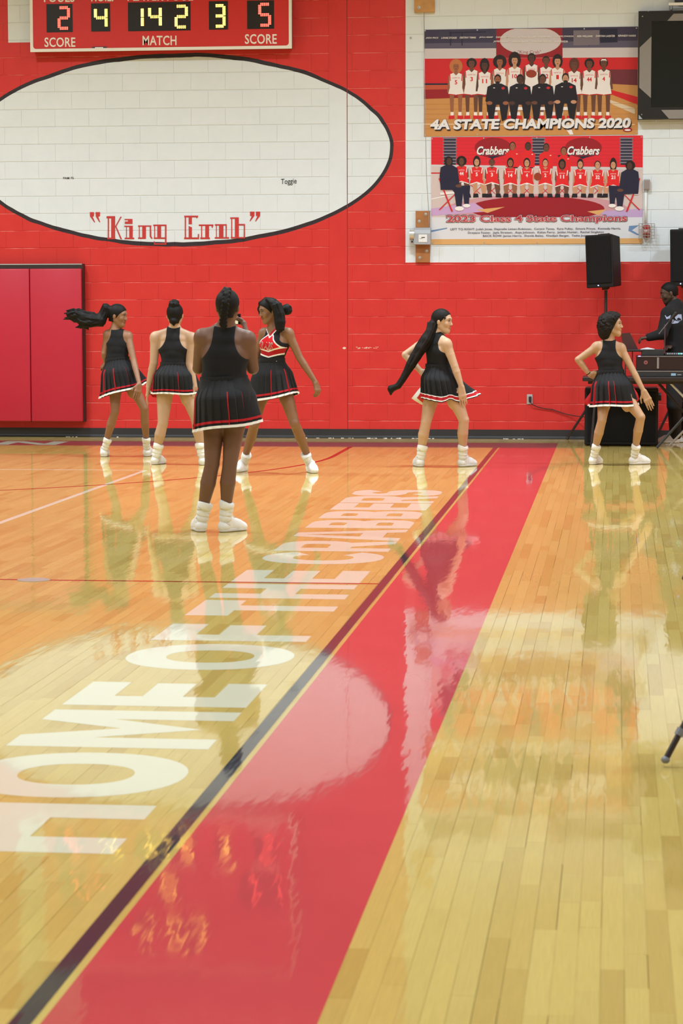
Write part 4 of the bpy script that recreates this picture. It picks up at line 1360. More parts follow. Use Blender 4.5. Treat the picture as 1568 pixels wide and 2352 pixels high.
hoM = [o for o in rM.children if o.name.startswith('hoodie')][0]
M_PRINT = mat('hoodie_print', (.30,.34,.48), .7)
def pm(px, py): return at(px, py, 27.35-.2)
polyM = [[(1526,724),(1540,724),(1538,731),(1548,735),(1543,740),(1530,733)], [(1549,729),(1557,722),(1565,722),(1566,735),(1560,738),(1552,734)], [(1541,741),(1549,736),(1560,739),(1556,742),(1543,744)]]
for pl in polyM:
    project_decal(rM, hoM, lambda a, b_: pm(a, b_), [tuple(range(len(pl)))], pl, None, np.array([0,1.0,0]), M_PRINT, 'print', hoM)
# wrist band on the curly-haired dancer, hip tag on the long-braid dancer
rF, JF, IF = CAST['F']
mb = MB(); w = JF['wrL']*.93+JF['elL']*.07; t = unit(JF['wrL']-JF['elL']); a = unit(np.cross(t, [0,1,0])); b_ = np.cross(t, a)
mb.tube([w+(a*math.cos(q*PI/8)+b_*math.sin(q*PI/8))*.0245 for q in range(17)], .004, 6); mb.build('wrist_band', M_BLACKF, rF, smooth=True)

# the phone held up by the filming cheerleader
pc = at(528, 733, 16.55+.385)
ph = empty('smartphone', pc, 'black smartphone held up sideways, its lit screen towards the camera', 'phone')
mb = MB(); mb.box(pc[0]-.077, pc[0]+.077, pc[1], pc[1]+.009, pc[2]-.038, pc[2]+.038, bev=.003); mb.build('case', mat('phone_black', (.012,.012,.016), .25), ph)
mb = MB(); mb.box(pc[0]-.070, pc[0]+.052, pc[1]-.0012, pc[1], pc[2]-.034, pc[2]+.034)
mb.build('screen', mat('phone_screen', (.05,.02,.02), .2, emit=(.75,.16,.12), estr=.55), ph)
mb = MB(); mb.box(pc[0]+.034, pc[0]+.058, pc[1]-.0022, pc[1]-.0012, pc[2]-.034, pc[2]-.002); mb.build('screen_view', mat('phone_view', (.2,.2,.1), .3, emit=(.95,.85,.55), estr=.8), ph)
mb = MB(); mb.cyl((pc[0]+.066, pc[1]-.002, pc[2]+.006), (pc[0]+.066, pc[1], pc[2]+.006), .005, 12); mb.cyl((pc[0]+.056, pc[1]-.002, pc[2]+.018), (pc[0]+.056, pc[1], pc[2]+.018), .004, 12)
mb.build('button', mat('phone_button', (.6,.6,.62), .3), ph)
# ================================================================== THINGS ON THE WALL
M_BLACKP = mat('black_plastic', (.018,.018,.020), .5)
M_STEEL = mat('steel', (.55,.56,.58), .35, metal=.8)
M_GREYM = mat('grey_enamel', (.36,.38,.42), .4)
M_WOOD = mat('stained_wood', (.36,.145,.045), .5, noise=.35, nscale=14)
M_WOODL = mat('pale_stained_wood', (.52,.27,.085), .5, noise=.25, nscale=14)
M_WHITEP = mat('white_enamel', (.78,.79,.80), .4)

# ---- scoreboard
SBY = YW-.16
sx0, sx1 = at(70, 118, SBY)[0], at(670, 113, SBY)[0]
sz0 = at(370, 115.5, SBY)[2]; sz1 = 6.42
sb = empty('scoreboard', ((sx0+sx1)/2, YW-.08, sz0), 'red electronic scoreboard with lit digits and white frame, high on the wall', 'scoreboard')
M_SBRED = mat('scoreboard_red', (.60,.022,.022), .42); M_SBW = mat('scoreboard_white', (.80,.79,.77), .45); M_SBBLK = mat('digit_window', (.012,.011,.013), .35)
MB().box(sx0+.012, sx1-.012, SBY+.012, YW-.002, sz0+.012, sz1-.012).build('cabinet', mat('cabinet_grey', (.10,.09,.09), .5), sb)
fr = MB(); bw = .034
for a in ((sx0, sx1, sz0, sz0+bw), (sx0, sx1, sz1-bw, sz1), (sx0, sx0+bw, sz0+bw, sz1-bw), (sx1-bw, sx1, sz0+bw, sz1-bw)):
    fr.box(a[0], a[1], SBY-.008, SBY+.02, a[2], a[3])
for cx, cz, s1, s2 in ((sx0+bw, sz0+bw, 1, 1), (sx1-bw, sz0+bw, -1, 1)):      # rounded inner corners
    r = .035
    pl = [(cx, cz)]+[(cx+s1*r*(1-math.cos(q*PI/12)), cz+s2*r*(1-math.sin(q*PI/12))) for q in range(7)]
    fr.prism([(x, SBY-.007, z) for x, z in pl], (0, .006, 0))
fr.build('frame', M_SBW, sb)
MB().box(sx0+bw*.6, sx1-bw*.6, SBY, SBY+.012, sz0+bw*.6, sz1-bw*.6).build('face', M_SBRED, sb)
def SBP(cx, cy, d=0):
    u = (cx-72)/1425.0
    return (sx0+u*(sx1-sx0), SBY-d, sz0+(282-(cy+u*14))/2.3758/197.9)
def sb_rect(x0, y0, x1, y1, d, mt, name, t=.003):
    xm = (x0+x1)/2; sh = (xm-72)/1425.0*14
    a = SBP(x0, y1+0, d); b_ = SBP(x1, y0, d)
    z0 = sz0+(282-(y1+sh))/2.3758/197.9; z1 = sz0+(282-(y0+sh))/2.3758/197.9
    return MB().box(a[0], b_[0], SBY-d-t, SBY-d, z0, z1).build(name, mt, sb)
wins = [(163,22,306,175),(408,20,512,172),(610,15,950,170),(1050,12,1153,165),(1257,10,1402,162)]
for w in wins: sb_rect(*w, 0.0, M_SBBLK, 'digit_window')
SEG = {'0':'abcdef','1':'bc','2':'abged','3':'abgcd','4':'fgbc','5':'afgcd','6':'afgedc','7':'abc','8':'abcdefg','9':'abcdfg'}
M_LEDY = mat('led_amber', (.9,.7,.2), .4, emit=(1.0,.60,.09), estr=4.0)
M_LEDR = mat('led_red', (.9,.1,.1), .4, emit=(1.0,.075,.05), estr=3.6)
def led_digit(ch, X0, X1, Z0, Z1, mt, y):
    w, h = X1-X0, Z1-Z0
    S = dict(a=((0,h),(w,h)), g=((0,h/2),(w,h/2)), d=((0,0),(w,0)), f=((0,h/2),(0,h)), b=((w,h/2),(w,h)), e=((0,0),(0,h/2)), c=((w,0),(w,h/2)))
    mb = MB()
    for s_ in SEG[ch]:
        (xa, za), (xb, zb) = S[s_]
        n = 6 if xa == xb else 5
        for q in range(n):
            t = (q+.75)/(n+.5)
            x, z = X0+xa+(xb-xa)*t, Z0+za+(zb-za)*t
            hor = xa != xb
            for off in (-.5, .5):
                ox, oz = (0, off*.017) if hor else (off*.017, 0)
                rx, rz = (.0085, .010) if hor else (.010, .0085)
                mb.add([(x+ox+rx*math.cos(k*PI/4), y, z+oz+rz*math.sin(k*PI/4)) for k in range(8)]+[(x+ox, y-.003, z+oz)], [(k, (k+1)%8, 8) for k in range(8)])
    mb.build('led_digit', mt, sb, fix=False)
for ch, x0, y0, x1, y1, mt in (('2',232,42,284,154,M_LEDR),('4',432,48,490,148,M_LEDY),('1',640,48,688,146,M_LEDY),('4',728,44,786,144,M_LEDY),('2',872,38,928,150,M_LEDY),('3',1084,36,1132,147,M_LEDY),('5',1325,30,1378,143,M_LEDR)):
    a, b_ = SBP(x0, y1, .004), SBP(x1, y0, .004)
    led_digit(ch, a[0], b_[0], a[2], b_[2], mt, SBY-.0045)
def sb_text(t, x0, y0, x1, y1, bold=.016):
    mb = MB(); text_on(mb, t, lambda u, v: SBP(x0+(x1-x0)*u, y1+(y0-y1)*v, .002), bold=bold, spacing=1.05); mb.build('lettering', M_SBW, sb, fix=False)
sb_text('SCORE', 150,203,320,255); sb_text('MATCH', 688,196,873,248); sb_text('SCORE', 1244,190,1416,243)
sb_text('FOULS', 150,-38,318,12); sb_text('T.O.L.', 398,-40,530,10); sb_text('PLAYER FOUL', 608,-42,965,8); sb_text('T.O.L.', 1040,-44,1176,5); sb_text('FOULS', 1244,-46,1412,4)
tg = MB(); a = SBP(411, 266, .004); b_ = SBP(492, 254, .004); tg.box(a[0], b_[0], SBY-.006, SBY-.002, a[2], b_[2]); tgo = tg.build('maker_plate', mat('plate_navy', (.04,.045,.09), .4), sb)
tg = MB(); a = SBP(428, 263, .007); b_ = SBP(472, 257, .007); tg.box(a[0], b_[0], SBY-.0075, SBY-.006, a[2], b_[2]); tg.build('plate_print', M_WHITEP, tgo)
# upper rows, above the picture but mirrored in the floor
xm = (sx0+sx1)/2
for dg, xs, z0_, h_, mt in (('15', (sx0+.30, sx0+.56), 5.25, .30, M_LEDR), ('11', (sx1-.62, sx1-.36), 5.25, .30, M_LEDR), ('2', (xm-.06,), 5.30, .22, M_LEDY), ('403', (xm-.34, xm+.02, xm+.28), 5.78, .34, M_LEDY)):
    for ch, x_ in zip(dg, xs):
        MB().box(x_-.05, x_+.20, SBY-.003, SBY, z0_-.06, z0_+h_+.06).build('digit_window', M_SBBLK, sb)
        led_digit(ch, x_, x_+.15, z0_, z0_+h_, mt, SBY-.0045)

# ---- wall pads on their black frame
PY = YW-.15
pz0, pz1, pzt = at(100, 968, PY)[2], at(100, 617, PY)[2], at(100, 606, PY)[2]
px0, px1, px2 = at(-49, 800, PY)[0], at(71, 800, PY)[0], at(189.5, 800, PY)[0]
M_PAD = mat('pad_vinyl_red', (.47,.016,.040), .42, spec=.45, noise=.07, nscale=2)
fo = MB(); fo.box(px0-.6, px2+.006, PY+.02, YW-.001, pz0-.004, pzt).build('pad_frame', mat('frame_black', (.03,.022,.022), .5))
fo = bpy.data.objects['pad_frame']; tag(fo, 'black backing frame behind the red wall pads', 'frame')
for i, (xa, xb) in enumerate(((px0, px1-.003), (px1+.003, px2))):
    p = empty('wall_pad', ((xa+xb)/2, PY, pz0), ('red vinyl wall pad cut off by the left picture edge', 'red vinyl wall pad with black edge, nearest the ponytailed dancer')[i], 'wall pad', 'red wall pads')
    mb = MB(); mb.box(xa, xb, PY-.035, PY+.019, pz0, pz1, bev=.014); mb.build('cover', M_PAD, p, smooth=True)
    mb = MB(); mb.box(xa+.01, xb-.01, PY+.0, PY+.0195, pz0+.004, pz1-.004); mb.build('backing', mat('pad_back', (.03,.02,.02), .8), p)
mb = MB(); mb.box(px0-.6, px2, PY+.012, PY+.0205, pzt-.012, pzt+.002); mb.build('edge_strip', mat('strip_grey', (.35,.33,.33), .4), fo)

# ---- posters: flat printed vinyl, laid out in the plane of the wall
PC = {}
def pcol(name, r, g, b_): 
    return mat('print_'+name, srgb(r, g, b_), .35, spec=.4)
class Print:
    def __init__(s): s.mb = MB(); s.mats = []; s.n = 0
    def slot(s, m_):
        if m_ not in s.mats: s.mats.append(m_)
        return s.mats.index(m_)
    def poly(s, pts, m_):
        s.n += 1
        y = YW-.0075-s.n*.000025
        s.mb.add([at(x, yy, y) for x, yy in pts], [tuple(range(len(pts)))], s.slot(m_))
    def ell(s, cx, cy, rx, ry, m_, n=12):
        s.poly([(cx+rx*math.cos(2*PI*k/n), cy+ry*math.sin(2*PI*k/n)) for k in range(n)], m_)
    def text(s, t, x0, y0, x1, y1, m_, bold=.02, shear=0.0, slope=0.0, dx=0, dy=0):
        s.n += 1
        y = YW-.0075-s.n*.000025
        v, f = text_poly(t, bold, shear)
        s.mb.add([at(x0+(x1-x0)*a+dx, y1+(y0-y1)*b_+slope*a+dy, y) for a, b_ in v], f, s.slot(m_))
def poster_sheet(corn, label, name='poster'):
    q = [at(x, y, YW-.007) for x, y in corn]
    c = sum(q)/4
    root = empty(name, (c[0], YW-.003, min(p[2] for p in q)), label, 'poster', 'team posters')
    mb = MB(); mb.prism(q, (0, .005, 0)); mb.build('sheet', mat('vinyl_white', (.7,.7,.69), .35), root)
    (a, b_, c_, d) = corn
    for u in (.006, .25, .5, .75, .994):
        for w in (0, 1):
            e0 = (a[0]+(b_[0]-a[0])*u, a[1]+(b_[1]-a[1])*u); e1 = (d[0]+(c_[0]-d[0])*u, d[1]+(c_[1]-d[1])*u)
            p = (e0[0], e0[1]+2.5) if w == 0 else (e1[0], e1[1]-2.5)
            P_ = at(p[0], p[1], YW-.0125); mb = MB(); mb.cyl(P_, P_+np.array([0, .003, 0]), .008, 10)
            mb.build('grommet', M_STEEL, root)
    return root
skins = [pcol('s1',150,95,70), pcol('s2',105,68,55), pcol('s3',195,145,115), pcol('s4',80,55,48)]
c_hair = pcol('hair',38,28,30); c_white = pcol('white',232,228,230); c_red = pcol('red',205,38,45); c_blk = pcol('ink',32,30,40); c_floor = pcol('floor',198,142,84); c_floor2 = pcol('floor2',214,166,108)
c_navy = pcol('navy',36,38,62); c_grey = pcol('grey',120,116,130); c_dred = pcol('dred',150,30,42); c_blond = pcol('blond',190,115,70); c_ball = pcol('ball',150,60,40); c_pale = pcol('pale',205,198,205); c_upper = pcol('upper',92,88,112)

# poster one: 4A state champions
P1 = ((973,68),(1464,62),(1464,306),(973,313))
po1 = poster_sheet(P1, 'upper team poster reading 4A STATE CHAMPIONS 2020, standing players in white')
def c1(x, y): return (960+x/3.0154, 50+y/3.0154)
A = Print()
def q1(pts, m_): A.poly([c1(*p) for p in pts], m_)
def e1(x, y, rx, ry, m_): c = c1(x, y); A.ell(c[0], c[1], rx/3.0154, ry/3.0154, m_)
q1([(40,55),(1522,33),(1520,780),(40,795)], c_floor)
q1([(40,55),(1522,33),(1521,130),(40,150)], pcol('dusk',62,58,84)); q1([(40,150),(1521,130),(1521,180),(40,192)], c_upper); q1([(40,186),(1521,178),(1521,246),(40,256)], c_pale)
q1([(540,50),(998,44),(1000,248),(540,252)], c_dred)
for k in range(16):
    a = 2*PI*k/16
A.poly([(lambda x, y: c1(x, max(y, 48)))(778+212*math.cos(2*PI*k/36), 130+98*math.sin(2*PI*k/36)) for k in range(36)], c_pale)
A.text('"King Crab"', *c1(690,198), *c1(850,226), c_dred, .0)
q1([(40,256),(1521,246),(1519,330),(1250,332),(1250,430),(40,430)], c_red); q1([(1250,330),(1519,330),(1519,440),(1330,430)], pcol('dusk2',112,48,60))
q1([(40,426),(540,426),(540,438),(40,438)], c_navy)
q1([(40,438),(1330,430),(1330,470),(40,490)], pcol('fl3',190,84,60)); q1([(40,470),(520,462),(520,520),(40,535)], c_dred)
q1([(1330,470),(1519,520),(1519,575),(1330,500)], c_red)
q1([(1300,530),(1500,600),(1500,640),(1340,570)], pcol('letters',214,196,170))
for k in range(6): q1([(40,570+k*34),(1519,565+k*36),(1519,567+k*36),(40,573+k*34)], pcol('seam',176,118,66))
q1([(985,690),(1040,690),(1075,780),(1050,782)], c_white); q1([(40,706),(1500,708),(1500,714),(40,712)], pcol('line',225,205,170))
for xx in (220, 300, 1080, 1180): q1([(xx,70),(xx+8,70),(xx+8,165),(xx,165)], c_navy)
q1([(214,72),(470,66),(470,74),(214,80)], c_navy); q1([(1075,60),(1255,58),(1255,160),(1075,164)], pcol('board',120,112,126)); q1([(1260,50),(1380,48),(1380,142),(1260,146)], c_navy)
def standing(x, y, num, si, hair, hw=34, hh=40, sho=True, bottom=500, cap=None):
    sk = skins[si]
    if sho:
        for s_ in (-1, 1):
            q1([(x+s_*12,bottom-20),(x+s_*46,bottom-20),(x+s_*38,640),(x+s_*18,640)], sk)
            q1([(x+s_*16,625),(x+s_*38,625),(x+s_*38,655),(x+s_*16,655)], c_white); q1([(x+s_*10,648),(x+s_*50,650),(x+s_*52,676),(x+s_*10,672)], c_red)
    e1(x, y+8, hw, hh, hair)
    for s_ in (-1, 1): q1([(x+s_*28,y+64),(x+s_*52,y+74),(x+s_*62,y+190),(x+s_*42,y+190)], sk)
    q1([(x-46,y+66),(x-14,y+52),(x+14,y+52),(x+46,y+66),(x+42,y+165),(x-42,y+165)], c_white)
    q1([(x-44,y+160),(x+44,y+160),(x+54,bottom),(x+4,bottom+6),(x-4,bottom+6),(x-54,bottom)], c_white)
    q1([(x-20,y+52),(x+20,y+52),(x,y+72)], sk); q1([(x-46,y+66),(x-40,y+64),(x-36,y+110),(x-42,y+110)], c_red); q1([(x+46,y+66),(x+40,y+64),(x+36,y+110),(x+42,y+110)], c_red)
    q1([(x-54,bottom-2),(x-4,bottom+4),(x-4,bottom+9),(x-54,bottom+4)], c_red); q1([(x+54,bottom-2),(x+4,bottom+4),(x+4,bottom+9),(x+54,bottom+4)], c_red)
    q1([(x-12,y+30),(x+12,y+30),(x+12,y+60),(x-12,y+60)], sk)
    e1(x, y+12, 21, 30, sk)
    q1([(x-22,y-2),(x-14,y-18),(x+14,y-18),(x+22,y-2),(x+12,y-8),(x-12,y-8)], cap or hair)
    for s_ in (-1, 1): e1(x+s_*8, y+8, 3.2, 2.4, c_blk)
    e1(x, y+27, 6, 2.4, c_dred)
    A.text('HAMPTON', *c1(x-26, y+84), *c1(x+26, y+94), c_red, .0)
    if num: A.text(num, *c1(x-(9 if len(num) == 1 else 17), y+104), *c1(x+(9 if len(num) == 1 else 17), y+134), c_red, .03)
for a in ((262,300,'5',0,c_blond,46,52),(370,278,'3',1,c_hair,36,36),(460,292,'11',3,c_hair,34,50),(565,268,'7',0,c_hair,48,48),(668,258,'10',2,c_hair,44,60),(885,258,'12',1,c_hair,26,30),(965,264,'1',2,c_hair,36,50),(1080,286,'14',1,pcol('brown',96,52,44),36,46),(1185,280,'44',1,c_hair,34,36)): standing(*a)
standing(1285,276,'4',1,c_hair,30,32,cap=c_white)
standing(785,240,'',3,c_hair,28,32); e1(783,360,38,28,c_ball)
def seated(x, y, si, beard=False, light=False):
    sk = skins[si]
    q1([(x-50,590),(x+60,590),(x+56,612),(x-46,612)], c_white); q1([(x-50,612),(x-40,612),(x-40,675),(x-50,675)], c_red); q1([(x+50,612),(x+60,612),(x+60,675),(x+50,675)], c_red)
    for s_ in (-1, 1): q1([(x+s_*8,555),(x+s_*78,560),(x+s_*62,672),(x+s_*30,690)], c_blk)
    q1([(x-70,y+52),(x-26,y+30),(x+26,y+30),(x+70,y+52),(x+84,y+150),(x+60,y+175),(x-60,y+175),(x-84,y+150)], c_blk)
    for s_ in (-1, 1): e1(x+s_*56, y+165, 20, 13, sk)
    if beard is not None: e1(x, y-2, 25, 34, c_hair)
    e1(x, y+6, 20, 29, sk)
    if beard: e1(x, y+24, 15, 10, c_hair)
    for s_ in (-1, 1): e1(x+s_*7, y+2, 3, 2, c_blk)
    e1(x+38, y+62, 12, 9, c_red); e1(x-24, y+60, 7, 3, c_white)
seated(550,398,0,True); seated(706,398,3); seated(862,396,1); seated(1020,390,2,True)
c_sil = pcol('silver',226,226,232)
A.text('4A STATE CHAMPIONS 2020', *c1(84,680), *c1(1474,752), c_blk, .05, .12, slope=-4, dx=1.2, dy=1.5)
A.text('4A STATE CHAMPIONS 2020', *c1(82,676), *c1(1472,748), c_sil, .045, .12, slope=-4)
nm = ['JAIDA PRICE','LANAE STOKES','DESTINY TIMMS','JAYLA HEARP','DANIELLE MCTEER','ALONNA SELLARS','CIERRA BELL','KANDIS JOHNSON','ASIA WILLIAMS','DARYAN LASSITER','KENNEDY HARRIS']
xs = [(52,140),(160,268),(287,400),(422,518),(538,668),(688,814),(836,926),(948,1076),(1098,1208),(1230,1362),(1384,1508)]
for t, (xa, xb) in zip(nm, xs):
    yy = 106-(xa-52)*.012; A.text(t, *c1(xa, yy), *c1(xb, yy+13), c_white, .02, .2)
for t, (xa, xb) in zip(['JAMES HARRIS','SHANDA BAILEY','KHADIJAH BERGER','ALEX LAWSON'], [(520,628),(648,764),(786,922),(942,1036)]): A.text(t, *c1(xa,130), *c1(xb,144), c_white, .02, .2)
e1(1450,748,32,14,c_dred); e1(1450,750,22,6,c_white)
A.mb.build('printed_picture', A.mats, po1, fix=False)

# poster two: 2023 class 4
P2 = ((989,316),(1475.5,312),(1475,560),(990,560.5))
po2 = poster_sheet(P2, 'lower team poster reading 2023 Class 4 State Champions, seated players in red')
def c2(x, y): return (980+x/3.0154, 300+y/3.0154)
A = Print()
def q1(pts, m_): A.poly([c2(*p) for p in pts], m_)
def e1(x, y, rx, ry, m_, n=12): c = c2(x, y); A.ell(c[0], c[1], rx/3.0154, ry/3.0154, m_, n)
q1([(30,46),(1495,33),(1492,782),(32,788)], pcol('court',206,190,190))
q1([(30,46),(1495,33),(1494,255),(30,235)], pcol('bleacher',216,42,56))
for k in range(7): q1([(30,72+k*24),(1494,66+k*26),(1494,68+k*26),(30,74+k*24)], pcol('bleacher2',190,34,48))
for xa, xb, yb in ((110,208,235),(724,820,245),(1334,1428,262)):
    for k in range(9): q1([(xa,48+k*21),(xb,48+k*21),(xb,58+k*21),(xa,58+k*21)], c_grey); q1([(xa+8,58+k*21),(xb-8,58+k*21),(xb-8,69+k*21),(xa+8,69+k*21)], c_navy)
for cx, cy in ((458,118),(1084,118)):
    A.ell(*c2(cx, cy), 128/3.0154, 70/3.0154, c_dred, 24)
    A.text('Crabbers', *c2(cx-112, cy-8), *c2(cx+112, cy+52), c_navy, .06, .3, dx=.6, dy=.8); A.text('Crabbers', *c2(cx-112, cy-10), *c2(cx+112, cy+50), c_white, .03, .3)
    q1([(cx-40,cy+62),(cx+60,cy+52),(cx-5,cy+78)], c_navy)
q1([(30,236),(1494,256),(1494,272),(30,250)], c_pale); q1([(30,290),(100,290),(100,298),(30,298)], c_red); q1([(30,470),(230,430),(230,436),(30,478)], c_white)
e1(760,560,650,120,pcol('court2',198,150,160),36); e1(760,540,470,85,c_dred,36)
q1([(30,540),(330,500),(420,560),(30,590)], pcol('lilac',196,160,206)); q1([(1180,560),(1492,540),(1492,600),(1250,600)], pcol('lilac2',188,160,206)); q1([(340,548),(540,528),(420,570)], c_floor2); q1([(1110,560),(1240,545),(1190,585)], c_floor2)
q1([(30,600),(1492,600),(1492,782),(32,788)], pcol('panel',214,216,224)); q1([(30,752),(1492,745),(1492,782),(32,788)], c_floor2); q1([(30,690),(140,672),(140,680),(30,704)], pcol('blue',110,140,180)); q1([(1400,660),(1470,655),(1420,690),(1470,720),(1460,726),(1395,695)], pcol('blue',110,140,180))
c_jred = pcol('jred',220,40,46)
def standr(x, y, si):
    sk = skins[si]
    q1([(x-40,170),(x+40,170),(x+36,260),(x-36,260)], c_blk)
    e1(x, y+4, 22, 30, c_hair); q1([(x-50,y+58),(x-18,y+34),(x+18,y+34),(x+50,y+58),(x+46,y+150),(x-46,y+150)], c_jred); e1(x, y+8, 18, 27, sk)
    for s_ in (-1, 1): e1(x+s_*6, y+4, 2.6, 2, c_blk)
    e1(x+30, y+60, 6, 3, c_white)
standr(593,102,0); standr(700,104,3); standr(826,112,1); standr(948,136,0)
def seatp(x, y, num, si, hw, hh, dirn=0):
    sk = skins[si]
    q1([(x-44,360),(x+44,360),(x+42,374),(x-42,374)], c_white)
    for s_ in (-1, 1):
        q1([(x+s_*40,374),(x+s_*46,374),(x-s_*20,438),(x-s_*26,438)], c_red)
        q1([(x+s_*4+dirn*10,330),(x+s_*46+dirn*10,335),(x+s_*46+dirn*24,410),(x+s_*18+dirn*24,440)], sk)
        q1([(x+s_*18+dirn*24,400),(x+s_*44+dirn*24,400),(x+s_*40+dirn*24,450),(x+s_*20+dirn*24,450)], sk)
        q1([(x+s_*14+dirn*26,436),(x+s_*46+dirn*26,436),(x+s_*52+dirn*30,464),(x+s_*12+dirn*28,462)], c_blk)
    e1(x, y+10, hw, hh, c_hair)
    for s_ in (-1, 1): q1([(x+s_*30,y+52),(x+s_*46,y+62),(x+s_*50,y+120),(x+s_*20,y+150),(x+s_*16,y+136),(x+s_*34,y+112)], sk)
    q1([(x-42,y+54),(x-14,y+42),(x+14,y+42),(x+42,y+54),(x+40,y+140),(x-40,y+140)], c_jred)
    q1([(x-44,y+136),(x+44,y+136),(x+50,y+168),(x,y+150),(x-50,y+168)], c_jred); q1([(x-50,y+164),(x,y+148),(x+50,y+164),(x+50,y+170),(x,y+154),(x-50,y+170)], c_white)
    q1([(x-16,y+42),(x+16,y+42),(x,y+60)], sk); q1([(x-42,y+54),(x-36,y+51),(x-30,y+90),(x-36,y+90)], c_white); q1([(x+42,y+54),(x+36,y+51),(x+30,y+90),(x+36,y+90)], c_white)
    e1(x, y+14, 17, 25, sk)
    for s_ in (-1, 1): e1(x+s_*6, y+10, 2.6, 2, c_blk)
    A.text('HAMPTON', *c2(x-20, y+70), *c2(x+20, y+77), c_white, .0)
    A.text(num, *c2(x-(7 if len(num) == 1 else 14), y+84), *c2(x+(7 if len(num) == 1 else 14), y+110), c_white, .03)
for a in ((240,200,'44',1,36,36,.5),(345,206,'5',2,26,44,.9),(450,208,'3',1,20,24,.5),(578,212,'14',0,24,36,0),(692,212,'4',2,24,34,0),(820,212,'2',2,20,30,0),(936,222,'11',1,26,38,0),(1062,222,'1',2,22,40,-.3),(1182,226,'32',2,22,28,-.6),(1290,226,'21',2,24,50,-.9)): seatp(*a)
e1(768,318,27,27,c_ball)
for x, y, s_ in ((150,205,1),(1408,235,-1)):
    q1([(x-s_*60,430),(x+s_*60,420),(x+s_*50,436),(x-s_*56,446)], c_white)
    for dx in (0, 1): q1([(x-s_*70,330),(x-s_*60,330),(x+s_*30,560),(x+s_*20,562)], c_red)
    q1([(x+s_*40,440),(x+s_*48,440),(x-s_*60,550),(x-s_*68,548)], c_red)
    q1([(x+s_*10,385),(x+s_*150,380),(x+s_*140,520),(x+s_*110,520),(x+s_*100,430),(x+s_*90,530),(x+s_*55,530),(x+s_*40,430)], c_navy)
    q1([(x-s_*55,y+50),(x-s_*15,y+30),(x+s_*20,y+30),(x+s_*62,y+55),(x+s_*75,y+150),(x+s_*70,y+205),(x-s_*55,y+205),(x-s_*62,y+110)], c_navy)
    e1(x, y+6, 34 if s_ < 0 else 30, 34, c_hair); e1(x+s_*4, y+10, 18, 26, skins[3])
    e1(x+s_*70, y+178, 22, 11, skins[1]); e1(x+s_*75, 540, 32, 16, c_white); e1(x+s_*125, 520, 26, 13, c_white)
A.text('2023 Class 4 State Champions', *c2(132,582), *c2(1390,652), c_navy, .075, 0, slope=-2)
A.text('2023 Class 4 State Champions', *c2(136,586), *c2(1386,648), pcol('pink',232,190,192), .05, 0, slope=-2)
A.text('2023 Class 4 State Champions', *c2(138,588), *c2(1384,646), pcol('rose',176,62,72), .02, 0, slope=-2)
c_tx = pcol('type',70,72,92)
A.text('LEFT TO RIGHT: Judah Jones, Dajanelle Linton-Robinson,  Corynn Tynes,  Kyra Pulley,  Simora Prince,  Kennedy Harris,', *c2(162,676), *c2(1342,694), c_tx, .01, slope=-2)
A.text('Dreyana Foster,  Jayla Stratton,  Asya Johnson,  Kaliya Perry,  Jaiden Hunter,  Rachel Singleton', *c2(284,700), *c2(1225,718), c_tx, .01, slope=-2)
A.text('BACK ROW: James Harris,  Shanda Bailey,  Khadijah Berger,  Tasha Joyner', *c2(388,722), *c2(1130,740), c_tx, .01, slope=-1)
A.mb.build('printed_picture', A.mats, po2, fix=False)

# ---- dark glazed case at the right edge
TY = YW-.14
tx0, tz1, tz0 = at(1466, 25, TY)[0], at(1466, 25.5, TY)[2], at(1466, 274, TY)[2]
tx1 = tx0+1.85
tv = empty('display_case', ((tx0+tx1)/2, YW-.07, tz0), 'black glass-fronted display case with grey inner strips, upper right wall', 'display case')
MB().box(tx0, tx1, TY, YW-.001, tz0, tz1).build('cabinet', mat('case_black', (.012,.012,.014), .35), tv)
W_, Hh = tx1-tx0, tz1-tz0
def TP(u, v, d): return (tx0+u, TY-d, tz1-v)
mb = MB(); mb.box(tx0+.15, tx1-.15, TY-.004, TY, tz0+.135, tz1-.115); mb.build('glass_panel', mat('dark_glass', (.012,.016,.018), .06), tv)
mb = MB()
for pl in ([(.015,.41),(.148,.285),(.148,.98),(.015,.86)], [(.265,1.115),(.355,1.215),(W_-.355,1.215),(W_-.265,1.115)], [(.325,.115),(.395,.035),(W_-.395,.035),(W_-.325,.115)], [(W_-.148,.285),(W_-.015,.41),(W_-.015,.86),(W_-.148,.98)]):
    mb = MB(); mb.prism([TP(a, b_, .003) for a, b_ in pl], (0, .0028, 0))
    mb.build('inner_strip', mat('strip_taupe', (.24,.225,.215), .45), tv)
for u, v in ((.045,.06),(.045,1.165),(.21,1.235),(.11,.0)):
    mb = MB(); mb.ball(TP(u, min(v, 1.235), .002), .008, 5); mb.build('screw', M_STEEL, tv)
mb = MB(); mb.prism([TP(.012,1.165,.003), TP(.012,1.215,.003), TP(.055,1.215,.003)], (0, .0028, 0)); mb.build('corner_glint', mat('painted_glint', (.35,.42,.46), .2), tv)  # reflection at the case corner, painted as a pale triangle
rz = at(1535, 10, YW-.1)
ra = empty('wall_rail', (rz[0]+.4, YW-.05, rz[2]-.05), 'white rail on a small bracket above the dark display case', 'rail')
MB().box(rz[0], rz[0]+1.2, YW-.12, YW-.09, rz[2]-.014, rz[2]+.016).build('bar', M_WHITEP, ra)
mb = MB(); bx = at(1541, 10, YW-.1)[0]; mb.box(bx-.006, bx+.006, YW-.115, YW-.004, rz[2]-.06, rz[2]-.014); mb.box(bx-.02, bx+.02, YW-.006, YW-.001, rz[2]-.075, rz[2]+.01); mb.build('bracket', M_GREYM, ra)
na = at(1549, 2.5, YW-.1)
